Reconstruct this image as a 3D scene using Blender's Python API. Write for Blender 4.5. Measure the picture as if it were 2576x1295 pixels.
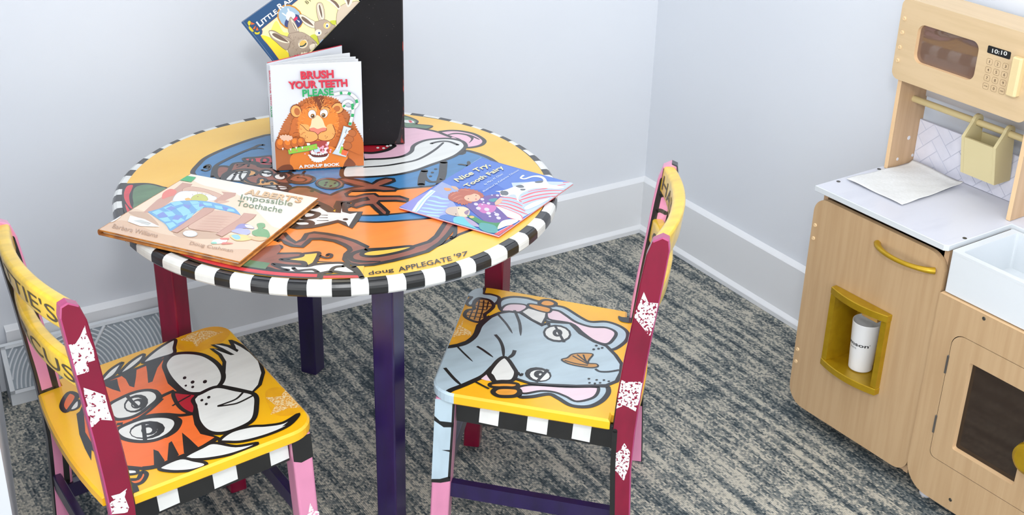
import bpy, math, random
from math import sin, cos, pi, radians, sqrt, atan2
from mathutils import Vector as V, Matrix
from mathutils.geometry import tessellate_polygon

random.seed(7)
for o in list(bpy.data.objects):
    bpy.data.objects.remove(o, do_unlink=True)
SC = bpy.context.scene
COL = SC.collection

# ------------------------------------------------------------------ camera
CAM_F = 3281.09            # focal length in pixels of the 2576 x 1295 frame
IW, IH = 2576, 1295
CAM_C = V((-1.9689, -2.4413, 1.4497))
_pi, _ro, _ya = 0.4609, 0.0277, 0.5708
_f = V((sin(_ya) * cos(_pi), cos(_ya) * cos(_pi), -sin(_pi)))
_r = V((cos(_ya), -sin(_ya), 0.0))
_u = _r.cross(_f)
CR = _r * cos(_ro) + _u * sin(_ro)
CU = _u * cos(_ro) - _r * sin(_ro)
CF = _f
cd = bpy.data.cameras.new('camera')
cam = bpy.data.objects.new('camera', cd)
COL.objects.link(cam)
cd.sensor_width = 36.0
cd.lens = 36.0 * CAM_F / IW
cd.clip_start = 0.02
cam.matrix_world = Matrix(((CR.x, CU.x, -CF.x, CAM_C.x), (CR.y, CU.y, -CF.y, CAM_C.y), (CR.z, CU.z, -CF.z, CAM_C.z), (0, 0, 0, 1)))
SC.camera = cam

# ------------------------------------------------------------------ world, lights, exposure
SC.view_settings.view_transform = 'Standard'
SC.view_settings.look = 'None'
SC.view_settings.gamma = 1.0
SC.view_settings.use_curve_mapping = False
SC.view_settings.exposure = 0.0
wd = bpy.data.worlds.new('room_daylight')
SC.world = wd
wd.use_nodes = True
wd.node_tree.nodes['Background'].inputs[0].default_value = (0.925, 0.96, 1.0, 1)
wd.node_tree.nodes['Background'].inputs[1].default_value = 2.6

def area(name, loc, target, sx, sy, power, color=(1, 1, 1)):
    l = bpy.data.lights.new(name, 'AREA')
    l.shape = 'RECTANGLE'
    l.size, l.size_y = sx, sy
    l.energy = power
    l.color = color
    o = bpy.data.objects.new(name, l)
    COL.objects.link(o)
    o.location = loc
    d = V(target) - V(loc)
    o.rotation_euler = d.to_track_quat('-Z', 'Y').to_euler()
    return o

area('ceiling_light', (-0.60, -1.05, 2.52), (-0.60, -1.05, 0), 1.2, 0.6, 8.0, (1.0, 0.98, 0.95))
area('ceiling_light', (-0.9, -3.0, 2.52), (-0.9, -3.0, 0), 1.2, 1.2, 6.0, (1.0, 0.98, 0.95))
area('flash_softbox', (-1.93, -2.42, 1.86), (-0.75, -0.5, 0.4), 0.20, 0.20, 16.0, (0.97, 0.98, 1.0))

# ------------------------------------------------------------------ photo geometry: a pixel's ray meets a known surface
def ray(x, y):
    return CR * ((x - IW / 2) / CAM_F) - CU * ((y - IH / 2) / CAM_F) + CF

def hit(px, P, n):
    d = ray(*px)
    return CAM_C + d * ((V(P) - CAM_C).dot(n) / d.dot(n))

def onz(px, z):
    return hit(px, (0, 0, z), V((0, 0, 1)))

def pts(s):
    return [tuple(float(c) for c in q.split(',')) for q in s.split()]

def xf(ox, oy, s):
    return lambda q: (ox + q[0] / s, oy + q[1] / s)

# ------------------------------------------------------------------ materials
def lin(c):
    c = c / 255.0
    return c / 12.92 if c <= 0.04045 else ((c + 0.055) / 1.055) ** 2.4

def rgb(r, g, b):
    return (lin(r), lin(g), lin(b), 1.0)

MATS = {}

def mat(name, color, rough=0.5, metal=0.0, spec=0.5, coat=0.0, coat_rough=0.1, bump=None):
    if name in MATS:
        return MATS[name]
    m = bpy.data.materials.new(name)
    m.use_nodes = True
    b = m.node_tree.nodes['Principled BSDF']
    b.inputs['Base Color'].default_value = rgb(*color)
    b.inputs['Roughness'].default_value = rough
    b.inputs['Metallic'].default_value = metal
    b.inputs['Specular IOR Level'].default_value = spec
    if coat:
        b.inputs['Coat Weight'].default_value = coat
        b.inputs['Coat Roughness'].default_value = coat_rough
    MATS[name] = m
    return m

def nodes(m):
    nt = m.node_tree
    return nt, nt.nodes, nt.links, nt.nodes['Principled BSDF']

def noise_mat(name, c1, c2, scale=(1, 1, 1), nscale=5.0, rough=0.5, lo=0.35, hi=0.65, detail=4.0, spec=0.5, bump=0.0, bscale=None, metal=0.0, coat=0.0):
    m = mat(name, c1, rough, metal, spec, coat, 0.16)
    nt, N, L, b = nodes(m)
    tc = N.new('ShaderNodeTexCoord')
    mp = N.new('ShaderNodeMapping')
    mp.inputs['Scale'].default_value = scale
    nz = N.new('ShaderNodeTexNoise')
    nz.inputs['Scale'].default_value = nscale
    nz.inputs['Detail'].default_value = detail
    rp = N.new('ShaderNodeValToRGB')
    rp.color_ramp.elements[0].position = lo
    rp.color_ramp.elements[0].color = rgb(*c1)
    rp.color_ramp.elements[1].position = hi
    rp.color_ramp.elements[1].color = rgb(*c2)
    L.new(tc.outputs['Object'], mp.inputs['Vector'])
    L.new(mp.outputs[0], nz.inputs['Vector'])
    L.new(nz.outputs['Fac'], rp.inputs[0])
    L.new(rp.outputs[0], b.inputs['Base Color'])
    if bump:
        bp = N.new('ShaderNodeBump')
        bp.inputs['Strength'].default_value = bump
        bp.inputs['Distance'].default_value = 0.002
        L.new(nz.outputs['Fac'], bp.inputs['Height'])
        L.new(bp.outputs[0], b.inputs['Normal'])
    return m

def brushed(name, color, var=0.10, rough=0.32, scale=(14, 60, 14), coat=0.7):
    """hand painted enamel: a colour with faint brush streaks"""
    c2 = tuple(max(0, c * (1 - var)) for c in color)
    return noise_mat(name, color, c2, scale=scale, nscale=1.0, rough=rough, lo=0.40, hi=0.72, detail=5, bump=0.05, coat=coat)

# ------------------------------------------------------------------ mesh building
class MB:
    def __init__(self):
        self.v, self.f, self.m, self.s, self.mats = [], [], [], [], []

    def mi(self, m):
        if m not in self.mats:
            self.mats.append(m)
        return self.mats.index(m)

    def add(self, verts, faces, m, smooth=False):
        o = len(self.v)
        self.v += [V(p) for p in verts]
        k = self.mi(m)
        for f in faces:
            self.f.append([i + o for i in f])
            self.m.append(k)
            self.s.append(smooth)

    def box(self, lo, hi, m, M=None, bev=0.0):
        x0, y0, z0 = lo
        x1, y1, z1 = hi
        out = [(x0, y0), (x1, y0), (x1, y1), (x0, y1)]
        T = M or (lambda p: V(p))
        self.prism(out, lambda x, y, h: T((x, y, h)), z0, z1, m, bev)

    def prism(self, out, T, h0, h1, m, bev=0.0, smooth=False, cap_m=None, side_mats=None, caps=(True, True)):
        """outline (2d) swept from h0 to h1 through the map T(x, y, h); ends chamfered by bev"""
        n = len(out)
        rings = []
        if bev > 0:
            ins = inset(out, bev)
            rings = [(ins, h0), (out, h0 + bev), (out, h1 - bev), (ins, h1)]
        else:
            rings = [(out, h0), (out, h1)]
        vs = []
        for r, h in rings:
            vs += [T(p[0], p[1], h) for p in r]
        fs = []
        for k in range(len(rings) - 1):
            for i in range(n):
                j = (i + 1) % n
                fs.append((k * n + i, k * n + j, (k + 1) * n + j, (k + 1) * n + i))
        if side_mats:
            o = len(self.v)
            self.v += [V(p) for p in vs]
            for q, f in enumerate(fs):
                self.f.append([i + o for i in f])
                self.m.append(self.mi(side_mats(q % n) or m))
                self.s.append(smooth)
        else:
            self.add(vs, fs, m, smooth)
        last = (len(rings) - 1) * n
        if caps[0]:
            self.add([vs[i] for i in range(n)], [tuple(range(n))[::-1]], cap_m or m)
        if caps[1]:
            self.add([vs[last + i] for i in range(n)], [tuple(range(n))], (cap_m or m))

    def ringprism(self, outer, inner, T, h0, h1, m, inner_m=None):
        """a plate with a hole"""
        for h, flip in ((h0, True), (h1, False)):
            vs = [T(p[0], p[1], h) for p in outer] + [T(p[0], p[1], h) for p in inner]
            tr = tessellate_polygon([[V((p[0], p[1], 0)) for p in outer], [V((p[0], p[1], 0)) for p in inner]])
            self.add(vs, [tuple(t) for t in tr], m)
        for loop, mm in ((outer, m), (inner, inner_m or m)):
            n = len(loop)
            vs = [T(p[0], p[1], h0) for p in loop] + [T(p[0], p[1], h1) for p in loop]
            self.add(vs, [(i, (i + 1) % n, n + (i + 1) % n, n + i) for i in range(n)], mm)

    def tube(self, path, r, m, seg=12, caps=True, smooth=True, flat=None):
        n = len(path)
        rr = r if isinstance(r, (list, tuple)) else [r] * n
        P = [V(p) for p in path]
        up = V((0, 0, 1))
        vs, fs = [], []
        for i in range(n):
            t = (P[min(i + 1, n - 1)] - P[max(i - 1, 0)]).normalized()
            a = t.cross(up)
            if a.length < 1e-4:
                a = t.cross(V((1, 0, 0)))
            a.normalize()
            b = a.cross(t).normalized()
            fl = flat or 1.0
            for k in range(seg):
                th = 2 * pi * k / seg
                vs.append(P[i] + a * (rr[i] * cos(th)) + b * (rr[i] * fl * sin(th)))
        for i in range(n - 1):
            for k in range(seg):
                k2 = (k + 1) % seg
                fs.append((i * seg + k, i * seg + k2, (i + 1) * seg + k2, (i + 1) * seg + k))
        self.add(vs, fs, m, smooth)
        if caps:
            self.add(vs[:seg], [tuple(range(seg))], m)
            self.add(vs[-seg:], [tuple(range(seg))], m)

    def lathe(self, prof, c, m, seg=48, axis=None, smooth=True, mats=None):
        """profile [(r, z)] turned about the vertical through c (or through the axis map)"""
        T = axis or (lambda x, y, z: V((c[0] + x, c[1] + y, c[2] + z)))
        n = len(prof)
        vs = []
        for (r, z) in prof:
            for k in range(seg):
                vs.append(T(r * cos(2 * pi * k / seg), r * sin(2 * pi * k / seg), z))
        for i in range(n - 1):
            fs = [(i * seg + k, i * seg + (k + 1) % seg, (i + 1) * seg + (k + 1) % seg, (i + 1) * seg + k) for k in range(seg)]
            self.add(vs, [], m)
            o = len(self.v) - len(vs)
            mm = (mats[i] if mats else m)
            for f in fs:
                self.f.append([q + o for q in f])
                self.m.append(self.mi(mm))
                self.s.append(smooth)

    def build(self, name, parent=None, loc=None, label=None, kind=None, weld=True, sharp=35):
        used = sorted({i for f in self.f for i in f})
        base = V((0, 0, 0))
        if parent is not None:
            base = wpos(parent)
        elif loc is not None:
            base = V(loc)
        mp = {i: k for k, i in enumerate(used)}
        me = bpy.data.meshes.new(name)
        me.from_pydata([self.v[i] - base for i in used], [], [[mp[i] for i in f] for f in self.f])
        for mm in self.mats:
            me.materials.append(mm)
        me.polygons.foreach_set('material_index', self.m)
        me.polygons.foreach_set('use_smooth', self.s)
        me.update()
        o = bpy.data.objects.new(name, me)
        COL.objects.link(o)
        if parent is not None:
            o.parent = parent
        elif loc is not None:
            o.location = loc
        if label:
            o['label'] = label
        if kind:
            o['kind'] = kind
        return o

def wpos(o):
    p = V(o.location)
    while o.parent is not None:
        o = o.parent
        p = p + V(o.location)
    return p

def thing(name, label, cat, loc, group=None):
    o = bpy.data.objects.new(name, None)
    COL.objects.link(o)
    o.location = loc
    o.empty_display_size = 0.05
    o['label'] = label
    o['category'] = cat
    if group:
        o['group'] = group
    return o

def tag(o, label, cat, group=None):
    o['label'] = label
    o['category'] = cat
    if group:
        o['group'] = group
    return o

def inset(out, d):
    n = len(out)
    a = sum(out[i][0] * out[(i + 1) % n][1] - out[(i + 1) % n][0] * out[i][1] for i in range(n))
    sg = 1 if a > 0 else -1
    res = []
    for i in range(n):
        p0, p1, p2 = V(out[i - 1]).to_2d(), V(out[i]).to_2d(), V(out[(i + 1) % n]).to_2d()
        e1 = (p1 - p0)
        e2 = (p2 - p1)
        if e1.length < 1e-9 or e2.length < 1e-9:
            res.append(tuple(p1))
            continue
        e1.normalize()
        e2.normalize()
        n1 = V((-e1.y, e1.x)) * sg
        n2 = V((-e2.y, e2.x)) * sg
        b = n1 + n2
        if b.length < 1e-6:
            b = n1
        b.normalize()
        c = max(0.35, b.dot(n1))
        q = p1 + b * (d / c)
        res.append((q.x, q.y))
    return res

def rrect(x0, y0, x1, y1, r, seg=6):
    """rounded rectangle, counter-clockwise; r one radius or (bl, br, tr, tl)"""
    rs = r if isinstance(r, (tuple, list)) else (r,) * 4
    out = []
    for (cx, cy, rad, a0) in ((x0 + rs[0], y0 + rs[0], rs[0], pi), (x1 - rs[1], y0 + rs[1], rs[1], 1.5 * pi), (x1 - rs[2], y1 - rs[2], rs[2], 0), (x0 + rs[3], y1 - rs[3], rs[3], 0.5 * pi)):
        if rad < 1e-6:
            out.append((cx, cy))
            continue
        for k in range(seg + 1):
            a = a0 + 0.5 * pi * k / seg
            out.append((cx + rad * cos(a), cy + rad * sin(a)))
    return out

def crom(P, closed, sub=6):
    n = len(P)
    if n < 3:
        return list(P)
    out = []
    rng = range(n) if closed else range(n - 1)
    for i in rng:
        if closed:
            p0, p1, p2, p3 = P[i - 1], P[i], P[(i + 1) % n], P[(i + 2) % n]
        else:
            p0, p1, p2, p3 = P[max(i - 1, 0)], P[i], P[i + 1], P[min(i + 2, n - 1)]
        for k in range(sub):
            t = k / sub
            q = []
            for c in range(2):
                q.append(0.5 * (2 * p1[c] + (p2[c] - p0[c]) * t + (2 * p0[c] - 5 * p1[c] + 4 * p2[c] - p3[c]) * t * t + (3 * p1[c] - p0[c] - 3 * p2[c] + p3[c]) * t ** 3))
            out.append(tuple(q))
    if not closed:
        out.append(tuple(P[-1]))
    return out

# ------------------------------------------------------------------ painting on a flat face of a part
_TXT = {}

def text_geo(s, bold=0.0, shear=0.0):
    key = (s, bold, shear)
    if key in _TXT:
        return _TXT[key]
    cu = bpy.data.curves.new('lettering', 'FONT')
    cu.body = s
    cu.offset = bold
    cu.shear = shear
    cu.resolution_u = 3
    ob = bpy.data.objects.new('lettering', cu)
    COL.objects.link(ob)
    dg = bpy.context.evaluated_depsgraph_get()
    dg.update()
    me = ob.evaluated_get(dg).to_mesh()
    vs = [(v.co.x, v.co.y) for v in me.vertices]
    fs = [tuple(p.vertices) for p in me.polygons]
    ob.evaluated_get(dg).to_mesh_clear()
    bpy.data.objects.remove(ob, do_unlink=True)
    bpy.data.curves.remove(cu)
    x0, x1 = min(v[0] for v in vs), max(v[0] for v in vs)
    y0, y1 = min(v[1] for v in vs), max(v[1] for v in vs)
    vs = [((v[0] - x0) / (x1 - x0), (v[1] - y0) / (y1 - y0)) for v in vs]
    _TXT[key] = (vs, fs)
    return _TXT[key]

class Paint:
    """flat shapes laid on one face of a part, each a hair above the one before; traced points are met with the face's own plane"""
    def __init__(self, mb, O, n, ex=None, h0=0.00015, dh=0.00001, tr=None, clip=None, ws=1.0):
        self.ws = ws
        self.mb = mb
        self.O = V(O)
        self.n = V(n).normalized()
        e = V(ex) if ex is not None else V((1, 0, 0))
        self.ex = (e - self.n * e.dot(self.n)).normalized()
        self.ey = self.n.cross(self.ex)
        self.h = h0
        self.dh = dh
        self.tr = tr or (lambda q: q)
        self.clip = clip

    def p2(self, q):
        P = hit(self.tr(q), self.O, self.n) - self.O
        return (P.dot(self.ex), P.dot(self.ey))

    def p3(self, q):
        return self.O + self.ex * q[0] + self.ey * q[1] + self.n * self.h

    def _poly2(self, P, m):
        Q = [P[0]]
        for p in P[1:]:
            if (p[0] - Q[-1][0]) ** 2 + (p[1] - Q[-1][1]) ** 2 > 1e-10:
                Q.append(p)
        if self.clip:
            Q = clip_poly(Q, self.clip)
        if len(Q) < 3:
            return
        a = sum(Q[i][0] * Q[(i + 1) % len(Q)][1] - Q[(i + 1) % len(Q)][0] * Q[i][1] for i in range(len(Q)))
        tr = tessellate_polygon([[V((q[0], q[1], 0)) for q in Q]])
        fs = []
        for t in tr:
            p, q, r = Q[t[0]], Q[t[1]], Q[t[2]]
            ar = (q[0] - p[0]) * (r[1] - p[1]) - (q[1] - p[1]) * (r[0] - p[0])
            if abs(ar) < 1e-13:
                continue
            fs.append(tuple(t) if ar > 0 else (t[0], t[2], t[1]))
        self.mb.add([self.p3(q) for q in Q], fs, m)
        self.h += self.dh

    def poly(self, s, m, smooth=True, sub=5):
        P = [self.p2(q) for q in (pts(s) if isinstance(s, str) else s)]
        self._poly2(crom(P, True, sub) if smooth else P, m)

    def line(self, s, m, w, taper=(1.0, 1.0), smooth=True, closed=False):
        P = [self.p2(q) for q in (pts(s) if isinstance(s, str) else s)]
        self.line2(P, m, w, taper, smooth, closed)

    def line2(self, P, m, w, taper=(1.0, 1.0), smooth=True, closed=False):
        w *= self.ws
        if smooth:
            P = crom(P, closed, 5)
        n = len(P)
        Lf, Rt = [], []
        for i in range(n):
            a = P[i - 1] if (i > 0 or closed) else P[i]
            b = P[(i + 1) % n] if (i < n - 1 or closed) else P[i]
            tx, ty = b[0] - a[0], b[1] - a[1]
            l = sqrt(tx * tx + ty * ty) or 1.0
            tx, ty = tx / l, ty / l
            t = i / max(1, n - 1)
            ww = w * 0.5 * (1 if closed else min(1.0, taper[0] + (1 - taper[0]) * min(1, t * 4), taper[1] + (1 - taper[1]) * min(1, (1 - t) * 4)))
            Lf.append((P[i][0] - ty * ww, P[i][1] + tx * ww))
            Rt.append((P[i][0] + ty * ww, P[i][1] - tx * ww))
        vs = [self.p3(q) for q in Lf] + [self.p3(q) for q in Rt]
        fs = []
        for i in range(n if closed else n - 1):
            j = (i + 1) % n
            fs.append((i, n + i, n + j, j))
        if self.clip:
            for f in fs:
                quad = [(Lf + Rt)[i] for i in f]
                q = clip_poly(quad, self.clip)
                if len(q) >= 3:
                    self.mb.add([self.p3(z) for z in q], [tuple(range(len(q)))], m)
        else:
            self.mb.add(vs, fs, m)
            if not closed:      # round ends
                for (c, ww) in ((P[0], w * 0.5 * min(1, taper[0])), (P[-1], w * 0.5 * min(1, taper[1]))):
                    if ww > 1e-5:
                        R = [(c[0] + ww * cos(2 * pi * k / 10), c[1] + ww * sin(2 * pi * k / 10)) for k in range(10)]
                        self.mb.add([self.p3(z) for z in R], [tuple(range(10))], m)
        self.h += self.dh

    def outlined(self, s, fill, edge, w, smooth=True, sub=5):
        self.poly(s, fill, smooth, sub)
        P = pts(s) if isinstance(s, str) else s
        self.line(P, edge, w, smooth=smooth, closed=True)

    def dot(self, c, r, m, ry=None, ang=0.0, seg=14):
        """ellipse; r in the photo's traced units along x and y"""
        ry = ry if ry is not None else r
        a = radians(ang)
        P = []
        for k in range(seg):
            t = 2 * pi * k / seg
            x, y = r * cos(t), ry * sin(t)
            P.append((c[0] + x * cos(a) - y * sin(a), c[1] + x * sin(a) + y * cos(a)))
        self._poly2([self.p2(q) for q in P], m)

    def dots(self, s, r, m, ry=None):
        for q in pts(s):
            self.dot(q, r, m, ry, seg=9)

    def ring(self, c, r, ry, m, w, ang=0.0):
        a = radians(ang)
        P = []
        for k in range(20):
            t = 2 * pi * k / 20
            x, y = r * cos(t), ry * sin(t)
            P.append((c[0] + x * cos(a) - y * sin(a), c[1] + x * sin(a) + y * cos(a)))
        self.line(P, m, w, closed=True, smooth=False)

    def text(self, s, bl, br, tl, m, bold=0.0, shear=0.0):
        """lettering whose bounding box has these three corners"""
        a, b, c = self.p2(bl), self.p2(br), self.p2(tl)
        vs, fs = text_geo(s, bold, shear)
        ux, uy = b[0] - a[0], b[1] - a[1]
        wx, wy = c[0] - a[0], c[1] - a[1]
        P = [self.p3((a[0] + ux * v[0] + wx * v[1], a[1] + uy * v[0] + wy * v[1])) for v in vs]
        flip = (ux * wy - uy * wx) < 0
        self.mb.add(P, [f[::-1] if flip else f for f in fs], m)
        self.h += self.dh

def clip_poly(P, clip):
    """Sutherland-Hodgman against a convex, counter-clockwise outline"""
    out = list(P)
    n = len(clip)
    for i in range(n):
        a, b = clip[i], clip[(i + 1) % n]
        inp, out = out, []
        if not inp:
            break
        def side(p):
            return (b[0] - a[0]) * (p[1] - a[1]) - (b[1] - a[1]) * (p[0] - a[0])
        for k in range(len(inp)):
            p, q = inp[k - 1], inp[k]
            sp, sq = side(p), side(q)
            if sq >= 0:
                if sp < 0:
                    t = sp / (sp - sq)
                    out.append((p[0] + (q[0] - p[0]) * t, p[1] + (q[1] - p[1]) * t))
                out.append(q)
            elif sp >= 0:
                t = sp / (sp - sq)
                out.append((p[0] + (q[0] - p[0]) * t, p[1] + (q[1] - p[1]) * t))
    return out

def star(c, r, rot=0.0, r2=0.45):
    return [(c[0] + (r if k % 2 == 0 else r * r2) * cos(rot + pi * k / 5), c[1] + (r if k % 2 == 0 else r * r2) * sin(rot + pi * k / 5)) for k in range(10)]
# ================================================================== the room
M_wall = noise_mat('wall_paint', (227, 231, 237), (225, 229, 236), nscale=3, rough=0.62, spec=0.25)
M_trim = mat('white_gloss_trim', (233, 235, 238), rough=0.35, spec=0.4)
M_ceil = mat('ceiling_white', (240, 240, 238), rough=0.9)

def carpet():
    m = bpy.data.materials.new('woven_carpet')
    m.use_nodes = True
    nt, N, L, b = nodes(m)
    tc = N.new('ShaderNodeTexCoord')
    def nz(scale, sc, detail=3.0, rough=0.55, dist=0.0):
        mp = N.new('ShaderNodeMapping')
        mp.inputs['Scale'].default_value = scale
        L.new(tc.outputs['Object'], mp.inputs['Vector'])
        n = N.new('ShaderNodeTexNoise')
        n.inputs['Scale'].default_value = sc
        n.inputs['Detail'].default_value = detail
        n.inputs['Roughness'].default_value = rough
        n.inputs['Distortion'].default_value = dist
        L.new(mp.outputs[0], n.inputs['Vector'])
        return n.outputs['Fac']
    def math_(op, a, c):
        n = N.new('ShaderNodeMath')
        n.operation = op
        for i, x in enumerate((a, c)):
            if isinstance(x, (int, float)):
                n.inputs[i].default_value = x
            else:
                L.new(x, n.inputs[i])
        return n.outputs[0]
    # tufted rows run along y; every loop of a row is one little cell of its own tone
    sx = N.new('ShaderNodeSeparateXYZ')
    L.new(tc.outputs['Object'], sx.inputs[0])
    ROW, LOOP = 285.0, 215.0
    xr = math_('MULTIPLY', sx.outputs[0], ROW)
    row = math_('FLOOR', xr, 0.0)
    def cell(a, b_):
        c = N.new('ShaderNodeCombineXYZ')
        for k, q in enumerate((a, b_)):
            if isinstance(q, (int, float)):
                c.inputs[k].default_value = q
            else:
                L.new(q, c.inputs[k])
        return c.outputs[0]
    def white(v):
        w = N.new('ShaderNodeTexWhiteNoise')
        w.noise_dimensions = '2D'
        L.new(v, w.inputs['Vector'])
        return w.outputs['Value']
    off = white(cell(row, 3.0))
    yl = math_('ADD', math_('MULTIPLY', sx.outputs[1], LOOP), off)
    loop = math_('FLOOR', yl, 0.0)
    tone = white(cell(row, loop))
    def nzv(vec, detail=1.0, rough=0.5):
        n = N.new('ShaderNodeTexNoise')
        n.inputs['Scale'].default_value = 1.0
        n.inputs['Detail'].default_value = detail
        n.inputs['Roughness'].default_value = rough
        L.new(vec, n.inputs['Vector'])
        return n.outputs['Fac']
    rowx = math_('MULTIPLY', row, 1.0 / ROW)
    rows = nzv(cell(math_('MULTIPLY', rowx, 62.0), math_('MULTIPLY', sx.outputs[1], 1.3)), 1.0)     # long light lines
    patch = nzv(cell(math_('MULTIPLY', rowx, 24.0), math_('MULTIPLY', sx.outputs[1], 14.0)), 2.0, 0.6)  # broken blocks
    dash = nzv(cell(math_('MULTIPLY', row, 1.7), math_('MULTIPLY', sx.outputs[1], 26.0)), 1.0)      # dashes inside one row
    big = nzv(cell(math_('MULTIPLY', rowx, 3.0), math_('MULTIPLY', sx.outputs[1], 2.0)), 1.0)
    s = math_('MULTIPLY', math_('SUBTRACT', rows, 0.5), 1.25)
    s = math_('ADD', s, math_('MULTIPLY', math_('SUBTRACT', patch, 0.5), 0.95))
    s = math_('ADD', s, math_('MULTIPLY', math_('SUBTRACT', dash, 0.5), 0.55))
    s = math_('ADD', s, math_('MULTIPLY', math_('SUBTRACT', big, 0.5), 0.35))
    s = math_('ADD', s, math_('MULTIPLY', math_('SUBTRACT', tone, 0.5), 0.50))
    # the gaps between rows and loops sit lower
    fx = math_('SUBTRACT', math_('FRACT', xr, 0.0), 0.5)
    fy = math_('SUBTRACT', math_('FRACT', yl, 0.0), 0.5)
    hgt = math_('SUBTRACT', 0.5, math_('ADD', math_('MULTIPLY', fx, fx), math_('MULTIPLY', math_('MULTIPLY', fy, fy), 0.7)))
    grain = hgt
    s = math_('ADD', s, 0.54)
    rp = N.new('ShaderNodeValToRGB')
    e = rp.color_ramp.elements
    e[0].position = 0.18
    e[0].color = rgb(66, 76, 82)
    e[1].position = 0.82
    e[1].color = rgb(196, 191, 178)
    k = e.new(0.40)
    k.color = rgb(106, 113, 115)
    k = e.new(0.58)
    k.color = rgb(144, 145, 140)
    L.new(s, rp.inputs[0])
    L.new(rp.outputs[0], b.inputs['Base Color'])
    b.inputs['Roughness'].default_value = 0.95
    b.inputs['Specular IOR Level'].default_value = 0.1
    bp = N.new('ShaderNodeBump')
    bp.inputs['Strength'].default_value = 0.9
    bp.inputs['Distance'].default_value = 0.003
    L.new(grain, bp.inputs['Height'])
    L.new(bp.outputs[0], b.inputs['Normal'])
    return m

M_carpet = carpet()
ZC = 2.56
XW, YW = -3.6, -4.6       # far ends of the room behind the camera

def plain(name, lo, hi, m):
    b = MB()
    b.box(lo, hi, m)
    return b.build(name, kind='structure', loc=lo)

plain('floor', (XW, YW, -0.06), (0.0, 0.0, 0.0), M_carpet)
plain('ceiling', (XW, YW, ZC), (0.12, 0.12, ZC + 0.06), M_ceil)
plain('wall_back', (XW, 0.0, -0.06), (0.12, 0.12, ZC), M_wall)
plain('wall_right', (0.0, YW, -0.06), (0.12, 0.0, ZC), M_wall)

# short white return wall at the picture's left edge, a little out of square
b = MB()
P0, P1 = V((-1.625, 0.0, 0)), V((-1.752, -0.80, 0))
o_ = V((-0.10, 0.012, 0))
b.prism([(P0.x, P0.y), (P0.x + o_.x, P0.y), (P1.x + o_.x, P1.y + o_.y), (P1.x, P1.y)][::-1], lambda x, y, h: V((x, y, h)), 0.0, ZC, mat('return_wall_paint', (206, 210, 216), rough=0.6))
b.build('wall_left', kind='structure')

# two-step baseboard: flat board with a sloped lip, and a shoe strip at the floor
HB = 0.1391
def baseboard(name, p0, p1, nrm):
    """profile runs out from the wall along nrm"""
    prof = [(0, 0), (0.024, 0), (0.024, 0.0105), (0.0225, 0.0125), (0.014, 0.0185), (0.014, HB), (0.012, HB + 0.002), (0.0, HB + 0.0085)]
    p0, p1, nrm = V(p0), V(p1), V(nrm)
    vs = [p0 + nrm * d + V((0, 0, z)) for d, z in prof] + [p1 + nrm * d + V((0, 0, z)) for d, z in prof]
    n = len(prof)
    fs = [(i, i + 1, n + i + 1, n + i) for i in range(n - 1)] + [tuple(range(n)), tuple(range(n, 2 * n))]
    b = MB()
    b.add(vs, fs, M_trim)
    return b.build(name, kind='structure')

baseboard('baseboard_back', (-1.60, 0, 0), (0.0, 0, 0), (0, -1, 0))
baseboard('baseboard_right', (0, 0, 0), (0, YW, 0), (-1, 0, 0))

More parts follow.
